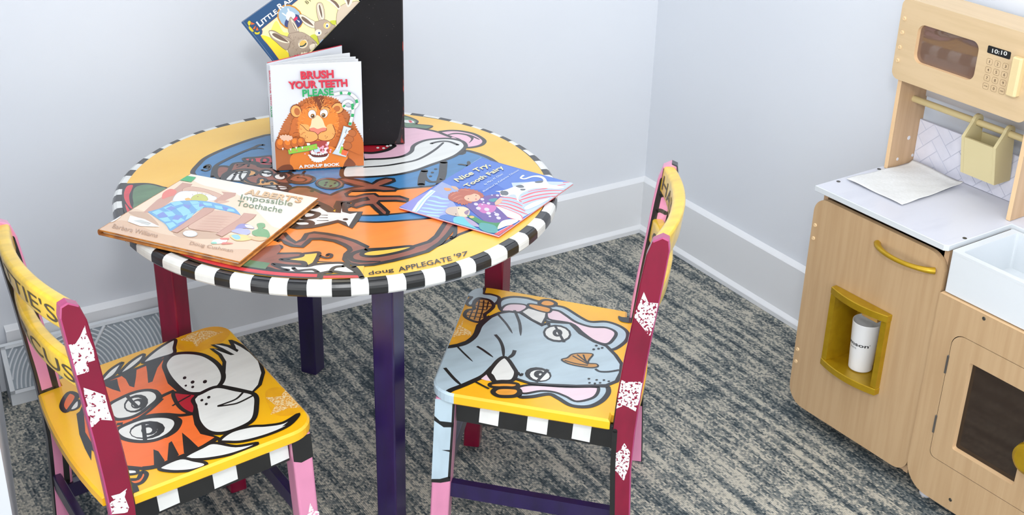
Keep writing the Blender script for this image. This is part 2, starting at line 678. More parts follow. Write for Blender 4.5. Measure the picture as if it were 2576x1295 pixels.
# ------------------------------------------------------------------ baseboard air register on the left
M_reg = mat('register_grey_white', (212, 217, 222), rough=0.4)
M_regd = mat('register_slot', (150, 160, 168), rough=0.6)
def register():
    x0, x1 = -1.618, -1.235
    t = thing('air_register', 'white baseboard air register with curved fan grille against the wall, left of the table', 'air vent', ((x0 + x1) / 2, -0.035, 0))
    b = MB()
    A, B = (0.064, 0.026), (0.030, 0.118)          # grille slope: (out from wall, height)
    prof = [(0.0245, 0.0), (0.064, 0.0), A, B, (0.0245, 0.121)]
    T = lambda d, z, x: V((x, -d, z))
    b.prism(prof[::-1], T, x0, x1, M_reg)
    b.build('housing', t)
    # raised ribs: arcs round a centre at the foot of the slope, with radial spines
    dn = V((0, -(A[0] - B[0]), A[1] - B[1]))
    H = dn.length
    up = -dn.normalized()
    O = V((0, -A[0], A[1]))
    nrm = V((1, 0, 0)).cross(up)
    if nrm.y > 0:
        nrm = -nrm
    g = MB()
    def P(x, y, h):
        return O + V((x, 0, 0)) + up * y + nrm * h
    g.add([P(x0 + .008, .006, .0004), P(x1 - .008, .006, .0004), P(x1 - .008, H - .004, .0004), P(x0 + .008, H - .004, .0004)], [(0, 1, 2, 3)], M_regd)
    def rib(cx, r, a0, a1):
        seg = []
        for k in range(41):
            a = a0 + (a1 - a0) * k / 40
            x, y = cx + r * cos(a), r * sin(a)
            ok = x0 + .008 < x < x1 - .008 and .006 < y < H - .004
            if ok:
                seg.append((x, y, a))
            if (not ok or k == 40) and len(seg) > 1:
                w = .0019
                vs = []
                for (xx, yy, aa) in seg:
                    c, s = cos(aa) * w, sin(aa) * w
                    vs += [P(xx - c, yy - s, .0004), P(xx - c * .6, yy - s * .6, .0035), P(xx + c * .6, yy + s * .6, .0035), P(xx + c, yy + s, .0004)]
                fs = []
                for q in range(len(seg) - 1):
                    for e in range(3):
                        fs.append((q * 4 + e, q * 4 + e + 1, q * 4 + 5 + e, q * 4 + 4 + e))
                g.add(vs, fs, M_reg, True)
                seg = []
            elif not ok:
                seg = []
    cx = -1.485
    for k in range(26):
        rib(cx, .012 + k * .0082, 0.0, pi)
    for a in (radians(52),):
        g.tube([P(cx + .01 * cos(a), .008, .002), P(cx + .0 + (H - .006) / math.tan(a), H - .006, .002)], .0035, M_reg, seg=8)
    # rim round the grille
    for (xa, ya, xb, yb) in ((x0, 0.0, x1, .007), (x0, H - .006, x1, H), (x0, 0, x0 + .009, H), (x1 - .009, 0, x1, H)):
        g.prism([(xa, ya), (xb, ya), (xb, yb), (xa, yb)], lambda x, y, h: P(x, y, h), 0.0002, .0030, M_reg)
    g.build('grille', t)
register()
# ================================================================== the painted round table
BLK = brushed('painted_black', (24, 24, 26), 0.25, rough=0.30)
WHT = brushed('painted_white', (232, 233, 230), 0.04, rough=0.36)
def pm(name, c, var=0.07, rough=0.33):
    return brushed('painted_' + name, c, var, rough)
YEL = noise_mat('painted_golden_yellow', (246, 190, 60), (250, 200, 84), scale=(3, 9, 3), nscale=1.0, rough=0.33, bump=0.04, coat=0.7)
BLU = pm('blue', (58, 128, 182))
ORG = pm('orange', (250, 142, 56), 0.05)
BRN = pm('brown', (150, 84, 64), 0.16)
PNK = pm('pink', (240, 190, 210), 0.04)
RED = pm('red', (222, 50, 66), 0.10)
DRED = pm('deep_red', (184, 22, 44), 0.10)
GRN = pm('green', (92, 130, 92), 0.12)
TAN = pm('tan', (222, 160, 84), 0.08)
CRM = brushed('crimson_enamel', (130, 4, 48), 0.12, rough=0.30)
PUR = brushed('purple_enamel', (34, 17, 72), 0.18, rough=0.32)
M_ply = noise_mat('bare_plywood', (206, 184, 152), (192, 168, 134), scale=(2, 2, 40), nscale=2, rough=0.6)

TC = V((-1.0996, -0.5253, 0.0))
TR, TZ, TT = 0.380, 0.5506, 0.0223
LEG_R, LEG_A = 0.2985, 169.0

def build_table():
    t = thing('round_table', 'round wooden children\'s table painted with circus animals, black and white checked rim', 'table', (TC.x, TC.y, 0))
    b = MB()
    whites = [(-171.4, -164.6), (-160.3, -154.2), (-149.9, -144.5), (-140.5, -135.4), (-131.1, -126.9), (-122.5, -116.9), (-112.6, -108.6), (-104.2, -100.0), (-95.5, -90.3), (-86.0, -81.8), (-77.0, -71.4), (-66.9, -62.3), (-57.7, -52.5), (-47.8, -41.5), (-37.0, -33.0), (-28.0, -22.9), (-18.8, -12.5), (-8.1, -3.5), (0.7, 4.3), (8.7, 12.8), (17.0, 20.7), (24.3, 28.7), (32.7, 38.0), (42.1, 46.5), (51, 55.5), (60, 64.5), (69, 73.5), (77.5, 82), (86, 90.8), (94.5, 99.6), (104.0, 108.3), (111.9, 117.9), (121.5, 125.5), (129.5, 133.7), (137.7, 142.2), (146.3, 151.3), (155.4, 159.1), (163.4, 167.8), (173.0, 178.0), (182.2, 184.8)]
    prof = [(0.3735, TZ), (TR - 0.0085, TZ), (TR - 0.0035, TZ - 0.0022), (TR - 0.0006, TZ - 0.0062), (TR, TZ - 0.010), (TR, TZ - TT + 0.004), (TR - 0.003, TZ - TT)]
    cuts = []
    for a0, a1 in whites:
        cuts += [(a0, a1, True)]
    arcs = []
    for k, (a0, a1, w) in enumerate(cuts):
        nx = cuts[(k + 1) % len(cuts)][0] + (360 if k == len(cuts) - 1 else 0)
        arcs += [(a0, a1, WHT), (a1, nx, BLK)]
    def P(r, a, z):
        return V((TC.x + r * cos(a), TC.y + r * sin(a), z))
    for (a0, a1, m) in arcs:
        if a1 - a0 < 0.01:
            continue
        n = 5
        pr = list(prof)
        if m is WHT:
            ri = 0.3605 + random.uniform(-.003, .004)
            pr[0] = (ri, TZ)
        vs = [P(r, radians(a0 + (a1 - a0) * k / n), z) for (r, z) in pr for k in range(n + 1)]
        fs = [(i * (n + 1) + k, i * (n + 1) + k + 1, (i + 1) * (n + 1) + k + 1, (i + 1) * (n + 1) + k) for i in range(len(pr) - 1) for k in range(n)]
        if m is WHT:        # the white patch overlaps the black ring: lift it a brush stroke
            k1 = n + 1
            vs = [v + V((0, 0, 0.0002)) if q < 2 * k1 else v for q, v in enumerate(vs)]
        b.add(vs, fs, m, False)
    # black ring under the rim patches, yellow field, plain underside
    ring = 120
    def disc(r, z, m, up=True):
        vs = [P(r, 2 * pi * k / ring, z) for k in range(ring)]
        b.add(vs, [tuple(range(ring)) if up else tuple(range(ring))[::-1]], m)
    disc(TR - 0.0085, TZ - 0.0001, BLK)
    r2 = [0.3622 + 0.0012 * sin(3 * 2 * pi * k / ring + 1) + 0.0012 * sin(7 * 2 * pi * k / ring) for k in range(ring)]
    b.add([P(r2[k], 2 * pi * k / ring, TZ + 0.00022) for k in range(ring)], [tuple(range(ring))], YEL)
    disc(TR - 0.003, TZ - TT, M_ply, False)
    paint_table(b)
    b.build('tabletop', t)
    # four square legs, two crimson and two purple, standing under a square apron
    cols = [CRM, PUR, CRM, PUR]
    for k in range(4):
        a = radians(LEG_A - 90 * k)
        c = TC + V((LEG_R * cos(a), LEG_R * sin(a), 0))
        g = MB()
        ax = radians(-146)
        ex, ey = V((cos(ax), sin(ax), 0)), V((-sin(ax), cos(ax), 0))
        h = 0.0193
        g.prism(rrect(-h, -h, h, h, 0.0025, 2), lambda x, y, z: c + ex * (x * (0.94 + .06 * z / .52)) + ey * (y * (0.94 + .06 * z / .52)) + V((0, 0, z)), 0.0, TZ - TT, (CRM if k % 2 == 0 else PUR), 0.002)
        g.build('leg', t)
        a2 = radians(LEG_A - 90 * k - 90)
        d = TC + V((LEG_R * cos(a2), LEG_R * sin(a2), 0))
        dr = (d - c).normalized()
        s = V((-dr.y, dr.x, 0))
        q = MB()
        ln = (d - c).length
        q.prism([(0.021, -0.009), (ln - 0.021, -0.009), (ln - 0.021, 0.009), (0.021, 0.009)], lambda x, y, z: c + dr * x + s * y + V((0, 0, z)), TZ - TT - 0.034, TZ - TT - 0.0005, M_ply, 0.001, side_mats=lambda i: (BLK if i in (0, 2) else M_ply))
        q.build('apron', t)
    return t

def paint_table(b):
    UP = V((0, 0, 1))
    def P(ox, oy, s, start):
        p = Paint(b, (TC.x, TC.y, TZ), UP, h0=start, tr=xf(ox, oy, s), ws=1.2)
        return p
    W = 0.0062
    A4 = P(880, 260, 3.4086, 0.0003)
    PH = P(0, 0, 1, 0.0003)
    # blue body across the top
    PH.outlined("492,446 485,432 500,413 516,398.5 545,383.4 585,367 625,353 654,344.4 680,339 760,333 900,338 1010,372 1150,388 1169,379 1197,385 1229,397 1253,413 1290,440 1290,480 1180,490 1100,500 900,512 700,520 560,500 500,470", BLU, BLK, 0.0075)
    # orange belly
    PH.outlined("868,493 876,482 920,481 967,480 1022,474 1081,469 1180,452 1262,468 1285,510 1235,556 1187,578 1152,591 1120,610 1060,634 1000,648 930,657 860,656 804,657 740,650 660,640 640,620 700,590 720,572 780,555 840,540 880,520", ORG, BLK, 0.0060, smooth=False)
    PH.poly("655,622 690,598 735,575 800,560 860,560 900,600 900,655 800,657 700,652", ORG)
    PH.outlined("880,541 905,542 952,541.5 1025,535 1060,527 1100,512 1130,520 1120,538 1081,549 1025,554 952,559 900,557 882,553", BLU, BLK, 0.0050)
    # pig's pink face and white snout (upper right)
    A4.h = PH.h
    A4.outlined("120,205 300,180 480,190 600,215 740,243 880,290 985,340 1000,375 900,400 600,480 300,500 120,500", PNK, BLK, W)
    A4.outlined("770,250 800,240 870,234 960,240 1060,262 1130,298 1155,328 1128,358 1062,376 1000,378 975,345 930,310 870,290", PNK, BLK, 0.0068)
    A4.poly("885,290 930,312 975,345 1000,378 940,340 870,305", PNK)
    A4.line("840,272 880,262 930,260 990,268 1050,284 1108,310", BLK, 0.0055, (0.4, 0.5))
    A4.poly("985,268 1040,280 1062,300 1045,325 1020,342 1040,310 1025,290", BLK)
    A4.outlined("120,485 300,476 420,462 490,440 530,410 545,368 600,334 680,312 800,302 880,306 960,325 992,355 985,385 920,440 830,482 700,527 560,577 400,612 200,630 60,634 -60,630 -60,560 0,520", WHT, BLK, 0.0068)
    A4.line("125,548 300,536 430,516 560,490 650,450 740,392 800,340", BLK, 0.0052, (0.8, 0.7))
    A4.line("700,346 740,334 800,326 862,332 925,357", BLK, 0.0058)
    A4.outlined("60,360 360,358 350,385 300,408 200,426 120,424 40,420", DRED, BLK, 0.0085)
    A4.dots("240,382 290,386 322,368 350,362", 13, WHT, 8)
    # green hat with a sweet, top right
    A4.outlined("470,160 560,180 690,192 700,204 655,220 560,210 470,205", GRN, BLK, 0.004)
    A4.poly("470,108 520,124 575,150 572,175 540,178 470,165", GRN)
    A4.line("470,108 520,124 578,152 570,176", BLK, 0.004)
    A4.poly("470,145 530,148 556,165 520,170 470,165", WHT)
    A4.poly("500,146 525,148 540,166 515,168", RED, smooth=False)
    # blue trunk and eye at right
    A4.line("805,505 800,560 795,610 780,655 770,700", BLK, 0.0120)
    A4.line("640,585 650,640 690,672 750,672 785,650", BLK, 0.0060)
    A4.line("640,580 618,640 612,700", BLK, 0.0110)
    A4.dots("737,565 708,594 692,627", 15, BLK, 7)
    A4.line("928,525 965,527 1010,536", BLK, 0.0050, (0.3, 1))
    A4.dot((1020, 516), 17, BLK, 20, -20)
    # monkey, left
    A5 = P(480, 340, 4.954, A4.h)
    A5.line("905,125 850,127 780,160 640,215 520,270 400,330 320,378 285,430 270,520", BLK, 0.0062, (0.9, 1))
    A5.line("780,178 840,166 910,174", BLK, 0.0036, (0.5, 0.4))
    A5.line("170,405 200,388 218,398 205,412 172,410 182,385 222,370 242,392 228,430 185,450 140,436", BLK, 0.0042)
    A5.outlined("310,440 340,400 400,390 470,400 510,430 420,490 380,545 320,520", BRN, BLK, W)
    A5.outlined("500,405 520,370 560,352 700,345 830,372 860,395 1010,400 1100,470 1230,470 1280,540 1220,600 1120,600 960,570 850,545 760,600 640,580 540,520 480,470", BRN, BLK, W)
    A5.outlined("660,300 690,290 850,278 1010,268 1020,372 850,372 825,345 690,325", RED, BLK, W)
    A5.line("735,335 745,300 790,300 800,340 850,350 905,345 960,330 955,298 905,290 880,318 905,345 1010,352", BLK, 0.0042)
    A5.line("575,375 640,366 720,362 715,395", BLK, 0.0036)
    A5.line("570,408 620,390 665,368", BLK, 0.0034, (0.3, 1))
    A5.line("870,408 930,402 1010,410", BLK, 0.0046, (0.4, 1))
    A5.outlined("395,560 430,520 520,455 640,430 750,436 825,462 810,495 740,520 690,530 680,556 740,590 830,602 838,560 880,542 925,550 945,585 1000,570 1060,580 1100,605 1200,625 1238,650 1225,685 1170,695 1080,665 900,640 720,612 620,578 500,570", TAN, BLK, 0.0056)
    A5.outlined("425,560 470,505 530,470 640,450 722,452 715,490 680,540 630,575 520,572", WHT, BLK, 0.0048)
    A5.line("575,462 545,515 510,572", BLK, 0.0040)
    A5.line("640,455 610,520 640,570", BLK, 0.0036)
    A5.line("540,492 620,475 700,470", BLK, 0.0036)
    A5.poly("700,540 740,520 800,520 840,548 832,600 760,590", BRN)
    A5.line("805,500 720,520 680,538 690,570 760,596 832,606 842,560 880,545 925,552 945,590 1000,572 1070,585 1100,610", BLK, 0.0042)
    A5.dot((900, 590), 22, BLK, 18)
    A5.dot((1010, 606), 24, BLK, 16)
    A5.outlined("880,640 1000,630 1120,630 1205,645 1225,668 1150,690 1000,668", WHT, BLK, 0.0048)
    A5.line("890,645 1000,652 1210,662", BLK, 0.003)
    A5.line("1070,635 1100,680", BLK, 0.0036)
    A5.dot((940, 478), 92, BLK, 48, 3)
    A5.dot((945, 488), 62, WHT, 36, 3)
    A5.line("890,470 930,478 965,476 1000,486", BLK, 0.0050)
    A5.dot((968, 486), 22, BLK, 14)
    A5.dot((1115, 515), 92, BLK, 46, 4)
    A5.dot((1110, 526), 62, WHT, 30, 4)
    A5.dot((1130, 508), 28, BLK, 20)
    A5.outlined("1215,560 1260,520 1340,498 1440,505 1520,530 1535,560 1480,595 1380,608 1280,598", BRN, BLK, 0.0060)
    A5.line("1250,570 1310,585 1400,585 1440,560 1400,540 1330,535", BLK, 0.0032)
    A5.line("1230,480 1245,455 1290,450", BLK, 0.0060)
    A5.line("1400,480 1420,455", BLK, 0.0040)
    # arm with two hands
    A5.outlined("1190,700 1250,668 1330,648 1450,650 1560,690 1640,728 1742,752 1880,690 2050,655 2150,648 2030,628 1905,590 1835,552 1930,535 2080,565 2180,588 2262,612 2330,568 2430,540 2525,550 2535,578 2450,612 2360,636 2480,650 2570,672 2545,698 2400,702 2280,685 2150,692 2010,692 1935,738 1950,768 2060,770 2180,740 2290,735 2340,768 2600,768 2700,800 2700,835 2560,822 2350,826 2335,850 2395,902 2460,962 2445,1000 2380,992 2310,930 2250,872 2170,872 2060,908 2005,890 2030,850 2130,822 2215,810 2195,785 2120,800 1980,838 1830,832 1800,905 1780,938 1700,890 1590,842 1500,820 1350,800 1200,760", BRN, BLK, W, smooth=False)
    A5.dot((1510, 703), 28, BLK, 11)
    A5.dot((1730, 610), 185, BLK, 74, 3)
    A5.dot((1730, 605), 165, BRN, 64, 3)
    A5.dot((1722, 610), 150, BLK, 60, 3)
    A5.dot((1715, 612), 128, GRN, 50, 3)
    for q in ((1690, 598), (1798, 605), (1675, 628), (1745, 640)):
        A5.dot(q, 20, BLK, 10, -20)
    # white horse
    A5.outlined("1230,1150 1260,1075 1400,930 1580,870 1650,905 1730,955 1835,970 1850,860 1875,838 1905,842 1925,958 1990,972 2110,965 2065,1050 1990,1158 1905,1100 1835,1078 1700,1110 1500,1150 1330,1160", WHT, BLK, 0.0085, smooth=False)
    A5.outlined("1380,1010 1420,960 1530,972 1585,990 1530,1030 1420,1042", WHT, BLK, 0.0090)
    A5.outlined("1270,1100 1330,1080 1460,1080 1510,1105 1470,1135 1330,1138", WHT, BLK, 0.0088)
    A5.line("1590,880 1560,905 1500,915", BLK, 0.0080)
    A5.dot((1928, 1056), 34, BLK, 14)
    for l in ("1630,1003 1700,1005", "1600,1035 1700,1036", "1575,1072 1710,1072"):
        A5.line(l, BLK, 0.0036, (0.4, 0.6))
    # lion's tail, paw and clothes at the near edge
    A6 = P(660, 560, 4.293, A5.h)
    A6.outlined("110,250 200,190 258,228 330,256 430,266 490,215 525,182 640,180 780,202 880,242 935,275 950,305 905,345 890,400 940,448 1050,468 1200,458 1400,418 1600,368 1780,315 1920,225 2010,130 2060,60 2140,-40 2000,-30 1940,60 1880,150 1800,212 1640,262 1500,270 1340,286 1130,296 1135,270 1000,205 850,158 700,128 560,112 480,128 440,190 360,222 290,180 240,120 170,150", BRN, BLK, 0.0072, smooth=False)
    A6.outlined("1075,342 1150,310 1350,288 1560,262 1622,266 1600,288 1450,332 1250,368 1110,368", YEL, BLK, 0.0066)
    A6.line("1130,296 1000,330 950,370 975,410 1080,428 1270,426", BLK, 0.0075, (1, .3))
    A6.line("2085,40 2080,130 2040,165", BLK, 0.0055)
    A6.outlined("90,470 165,472 300,472 480,478 570,460 720,445 870,445 940,490 1015,545 900,552 750,534 600,558 400,552 230,545", WHT, BLK, 0.0062)
    A6.outlined("-30,300 60,262 150,248 205,266 180,288 100,285 55,312 110,336 220,340 400,338 425,362 350,388 200,402 250,420 420,440 432,468 300,470 110,452 200,500 285,520 165,524 60,495 -20,470", BRN, BLK, 0.0052)
    A6.outlined("440,345 520,335 600,328 612,352 575,425 552,450 482,478 450,435 370,425 275,412 285,396 420,372", YEL, BLK, 0.0058)
    A6.line("620,365 680,386 735,382 748,355 718,345 700,360", BLK, 0.0046)
    A6.line("335,498 375,526 470,518 550,516 600,545", BLK, 0.0055)
    A6.line("735,545 760,505 800,485 880,478", BLK, 0.0060)
    A6.poly("-190,300 -60,215 120,200 200,300 60,420 30,520 -90,535 -260,480", BRN)
    A6.poly("-160,255 -40,190 110,200 190,240 60,262 -20,300 -120,330", ORG)
    A6.poly("-240,440 -120,435 -30,490 60,530 -90,545 -260,490", GRN)
    A6.line("-200,470 -40,520 120,545 300,562", BLK, 0.0050)
    A6.poly("-330,400 -150,478 0,528 200,560 400,574 615,578 622,605 400,606 200,592 0,556 -170,510 -340,430", RED, smooth=False)
    A6.poly("655,582 850,574 1028,574 1048,602 850,606 652,606", RED, smooth=False)
    A6.line("0,524 200,556 400,570 630,574 850,568 1040,568", BLK, 0.0046)
    A6.line("635,572 632,606", BLK, 0.0055)
    A6.poly("980,480 1100,476 1080,598", YEL, smooth=False)
    A6.line("985,482 1030,530 1075,600", BLK, 0.0070)
    # red and black band running along the rim, with green inside it
    def arc(r0, r1, a0, a1, m):
        n = 40
        P_ = [(r1 * cos(radians(a0 + (a1 - a0) * k / n)), r1 * sin(radians(a0 + (a1 - a0) * k / n))) for k in range(n + 1)]
        P_ += [(r0 * cos(radians(a1 + (a0 - a1) * k / n)), r0 * sin(radians(a1 + (a0 - a1) * k / n))) for k in range(n + 1)]
        A6._poly2(P_, m)
    arc(0.342, 0.3632, 152.0, 241.0, BLK)
    arc(0.322, 0.343, 155.0, 226.0, GRN)
    arc(0.3485, 0.3585, 153.5, 239.5, RED)
    # signature
    A6.text("doug", (1152, 588), (1425, 546), (1140, 535), BLK, 0.012)
    A6.text("APPLEGATE", (1474, 540), (2052, 416), (1460, 490), BLK, 0.012)
    A6.text("'97", (2072, 398), (2222, 360), (2066, 348), BLK, 0.012)
    # green snake end with its red collar, left rim
    A1 = P(230, 260, 2.943, A6.h)
    A1.poly("240,610 300,598 420,596 520,618 560,650 330,800 260,760 228,700", BLK)
    A1.poly("262,622 290,610 308,614 298,645 280,690 288,750 305,785 285,776 258,740 242,700 244,660", RED)
    A1.poly("315,640 350,616 420,606 500,622 545,650 330,790 312,740 305,690", GRN)

build_table()
# ================================================================== the two painted chairs
YEL2 = noise_mat('seat_yellow', (250, 192, 22), (246, 178, 24), scale=(8, 8, 8), nscale=1.0, rough=0.30, bump=0.03, coat=0.7)
YEL3 = brushed('slat_yellow', (250, 206, 50), 0.10, rough=0.33)
ORG2 = pm('tiger_orange', (244, 112, 42), 0.05, 0.38)
GRY = brushed('elephant_grey', (182, 202, 214), 0.06, rough=0.33)
PNK2 = brushed('chair_pink', (222, 142, 176), 0.06, rough=0.33)
PNK3 = brushed('ear_pink', (240, 212, 224), 0.03, rough=0.33)
MAU = brushed('mauve_crimson', (172, 60, 112), 0.10, rough=0.33)  # crimson turned mauve on the near posts' back edges and tops
AMB = brushed('amber', (240, 162, 54), 0.10, rough=0.33)
AMB2 = noise_mat('amber_smear', (222, 152, 32), (240, 176, 26), scale=(22, 22, 22), nscale=1.0, rough=0.33)
OCH = brushed('ochre_gold', (206, 146, 66), 0.12, rough=0.33)

def sponge(name, white, under, scale, lo, hi):
    return noise_mat(name, under, white, nscale=scale, lo=lo, hi=hi, rough=0.5, detail=2.5)
SPW = sponge('sponged_white', (226, 224, 226), (130, 4, 48), 210, 0.36, 0.40)
SPW2 = sponge('sponged_white_lacy', (226, 224, 226), (130, 4, 48), 260, 0.43, 0.46)
SPY = sponge('sponged_pale', (238, 212, 160), (226, 158, 48), 330, 0.44, 0.56)
SPP = sponge('sponged_white_on_pink', (232, 228, 230), (226, 150, 182), 240, 0.42, 0.46)

ZF, SL = 0.333, 0.08       # seat height at its front edge, backward slope
POST = [(-0.306, 0.0), (-0.300, 0.13), (-0.2955, 0.22), (-0.2945, 0.29), (-0.298, 0.35), (-0.304, 0.41), (-0.313, 0.48), (-0.3205, 0.55), (-0.3265, 0.595), (-0.334, 0.618), (-0.348, 0.626), (-0.358, 0.622), (-0.3605, 0.606), (-0.355, 0.55), (-0.347, 0.48), (-0.340, 0.41), (-0.335, 0.35), (-0.331, 0.29), (-0.329, 0.22), (-0.333, 0.13), (-0.340, 0.0)]
PV0, PV1 = 0.163, 0.182    # inner and outer face of a back post

INKD = mat('brush_lettering_dark', (72, 62, 46), rough=0.4)

class Frame:
    def __init__(self, cc, u, off):
        self.u = V((u[0], u[1], 0)).normalized()
        self.v = V(off[1]).normalized()
        self.o = V((cc[0], cc[1], 0)) + self.v * off[0]

    def __call__(self, u, v, z):
        return self.o + self.u * u + self.v * v + V((0, 0, z))

def slat_geo(b, F, zb, h, u0, bulge, m):
    """bowed back rail; returns the map (s 0..1 far to near, t 0..1 up, side) of its faces"""
    n, th = 28, 0.021
    lean = 0.10
    half = PV0 + 0.004
    def at(s, t, d):
        v = half * (1 - 2 * s)
        uu = u0 - bulge * (1 - (v / half) ** 2) - lean * h * t + d
        return F(uu, v - 0.006, zb + h * t - 0.0115 * v / half)
    sec = []
    r = 0.006
    for (cx, ct, a0) in ((th / 2 - r, 1, 0), (-th / 2 + r, 1, 90), (-th / 2 + r, 0, 180), (th / 2 - r, 0, 270)):
        for k in range(5):
            a = radians(a0 + 22.5 * k)
            sec.append((ct, cx + r * cos(a), r * sin(a) + (-r if ct else r)))
    vs, fs = [], []
    q = len(sec)
    for i in range(n + 1):
        for (ct, d, dz) in sec:
            vs.append(at(i / n, ct + dz / h, d))
    for i in range(n):
        for k in range(q):
            k2 = (k + 1) % q
            fs.append((i * q + k, i * q + k2, (i + 1) * q + k2, (i + 1) * q + k))
    b.add(vs, fs, m, True)
    return lambda s, t, side, e: at(s, t, side * (th / 2 + e))

def slat_text(b, face, s, s0, s1, t0, t1, side, m, bold=0.01):
    vs, fs = text_geo(s, bold)
    P = [face(s0 + (s1 - s0) * x, t0 + (t1 - t0) * y, side, 0.0005) for (x, y) in vs]
    b.add(P, fs, m)

def slat_band(b, face, s0, s1, side, m):
    n = 4
    for sd in (side,):
        vs = [face(s0 + (s1 - s0) * k / n, t, sd, 0.0004) for k in range(n + 1) for t in (0.08, 0.92)]
        b.add(vs, [(2 * k, 2 * k + 1, 2 * k + 3, 2 * k + 2) for k in range(n)], m)

def wobble(P, amp, seed):
    rnd = random.Random(seed)
    return [(p[0] + rnd.uniform(-amp, amp), p[1] + rnd.uniform(-amp, amp)) for p in P]

def build_chair(cc, u, off, label, side, seat_m, paint_seat, paint_post, paint_leg, words, apron_whites, side_m=None, du=0.0):
    F = Frame(cc, u, off)
    c = F(-0.16, 0, 0)
    t = thing('child_chair', label, 'chair', (c.x, c.y, 0), 'painted children\'s chairs at the round table')
    # ---- seat
    b = MB()
    out = []
    r = 0.040
    hw = 0.1865
    for k in range(9):
        a = pi / 2 * k / 8
        out.append((-r + r * cos(pi / 2 - a) * 1.0, hw - r + r * sin(pi / 2 - a)) if False else (-r + r * sin(a), hw - r + r * cos(a)))
    top = out                      # far front corner, from side to front
    bot = [(p[0], -p[1]) for p in top[::-1]]
    back = [(-0.2900, -0.1825), (-0.2910, -0.1610), (-0.327, -0.1590)] + [(-0.327 - 0.011 * (1 - (v / .159) ** 2), v) for v in (-.12, -.08, -.04, 0, .04, .08, .12)] + [(-0.327, 0.1590), (-0.2910, 0.1610), (-0.2900, 0.1825)]
    outline = top + bot + back
    b.prism(outline, lambda x, y, h: F(x, y, ZF + SL * x + h), -0.020, 0.0, seat_m, 0.0035, side_mats=side_m)
    nrm = (F.u * (-SL) + V((0, 0, 1))).normalized()
    O = F(0, 0, ZF)
    def painter(tr, h0):
        p = Paint(b, O, nrm, ex=F.u, h0=h0, tr=tr, ws=1.22)
        m = inset(outline, 0.0030)
        q = [p.ex.dot(F(x, y, ZF + SL * x) - O) for x, y in m]
        w = [p.ey.dot(F(x, y, ZF + SL * x) - O) for x, y in m]
        hull = [(a_, b_) for a_, b_, mm in zip(q, w, m) if mm[0] > -0.2895]
        # keep the paint within the seat: convex front part is enough, the back is closed by two points
        hull_all = [(a_, b_) for a_, b_ in zip(q, w)]
        cx = convex(hull_all)
        p.clip = cx
        return p
    paint_seat(b, painter, F)
    b.build('seat', t)
    # ---- back posts
    for sg, nm in ((-1, 'near'), (1, 'far')):
        g = MB()
        lo, hi = (PV0, PV1)
        near = sg < 0
        n = len(POST)
        def sm(i):
            z = max(POST[i][1], POST[(i + 1) % n][1])
            if near:
                return MAU if (i >= 9) else (CRM if POST[i][1] > .3 else BLK)
            return BLK if i >= 10 else PNK2
        TP = lambda x, y, h: F(x + du, sg * h - 0.006, y * (1 - sg * 0.018))
        g.prism(POST, TP, lo, hi, CRM, 0.0018, side_mats=sm, caps=(False, False))
        ins = inset(POST, 0.0018)
        g.add([TP(x, y, hi) for x, y in ins], [tuple(range(n))], CRM)
        g.add([TP(x, y, lo) for x, y in ins], [tuple(range(n))], PNK2)
        # black borders on the inner face
        p = Paint(g, TP(0, 0, lo), F.v * (-sg), ex=F.u, h0=0.0003)
        def q2(x, z):
            P = TP(x, z, lo) - p.O
            return (P.dot(p.ex), P.dot(p.ey))
        fr = [(x - 0.0088, z) for x, z in POST[1:9]]
        bk = [(x + 0.0030, z) for x, z in POST[12:20]]
        p.line2([q2(*a) for a in wobble(fr, .0008, 3)], BLK, 0.0095, smooth=True)
        p.line2([q2(*a) for a in wobble(bk, .0008, 5)], BLK, 0.0042, smooth=True)
        zs_ = ZF - SL * 0.30
        p.line2([q2(-0.304, zs_ + .006), q2(-0.314, zs_ + .005), q2(-0.326, zs_ + .004)], BLK, 0.010)
        for (z0, z1) in ((.560, .572), (.530, .542), (.462, .474)):
            xm = -0.31 - (z0 - .45) * .13
            p.line2([q2(xm - .008, z0 + .004), q2(xm - .015, z1 - .006), q2(xm - .024, z0 + .002)], BLK, 0.0075)
        if near:
            pp = Paint(g, TP(0, 0, hi), F.v * (-1), ex=F.u, h0=0.0003)
            paint_post(pp, lambda x, z: TP(x, z, hi))
        g.build('back_post', t)
    # ---- two bowed slats
    for k, (zb, h, u0, txt) in enumerate(((0.5730, 0.047, -0.3400, words[0]), (0.4760, 0.045, -0.3280, words[1]))):
        g = MB()
        f = slat_geo(g, F, zb, h, u0 + du, 0.022, YEL3)
        slat_text(g, f, txt, 0.05 if k == 0 else 0.08, 0.95, 0.20, 0.76, side, INKD, 0.0)
        slat_band(g, f, 0.0, 0.022, side, BLK)
        slat_band(g, f, 0.975, 1.0, side, BLK)
        g.build('back_slat', t)
    # ---- front legs
    for sg in (-1, 1):
        g = MB()
        near = sg < 0
        h = 0.0165
        zt = ZF - 0.0225
        sh = lambda x, y, z: F(-0.0235 + 0.013 * (1 - z / zt) + x * (1 - .06 * (1 - z / zt)), sg * (0.1555 + 0.006 * (1 - z / zt)) + y * (1 - .06 * (1 - z / zt)), z)
        g.prism(rrect(-h, -h, h, h, 0.004, 3), sh, 0.0, zt, (PNK2 if near else CRM), 0.0015)
        if near:
            paint_leg(g, sh, h)
        g.build('front_leg', t)
    # ---- aprons with black and white checks
    def apron(P, n0, L, whites, zoff):
        g = MB()
        top = lambda q: ZF + SL * q - 0.0205
        return g
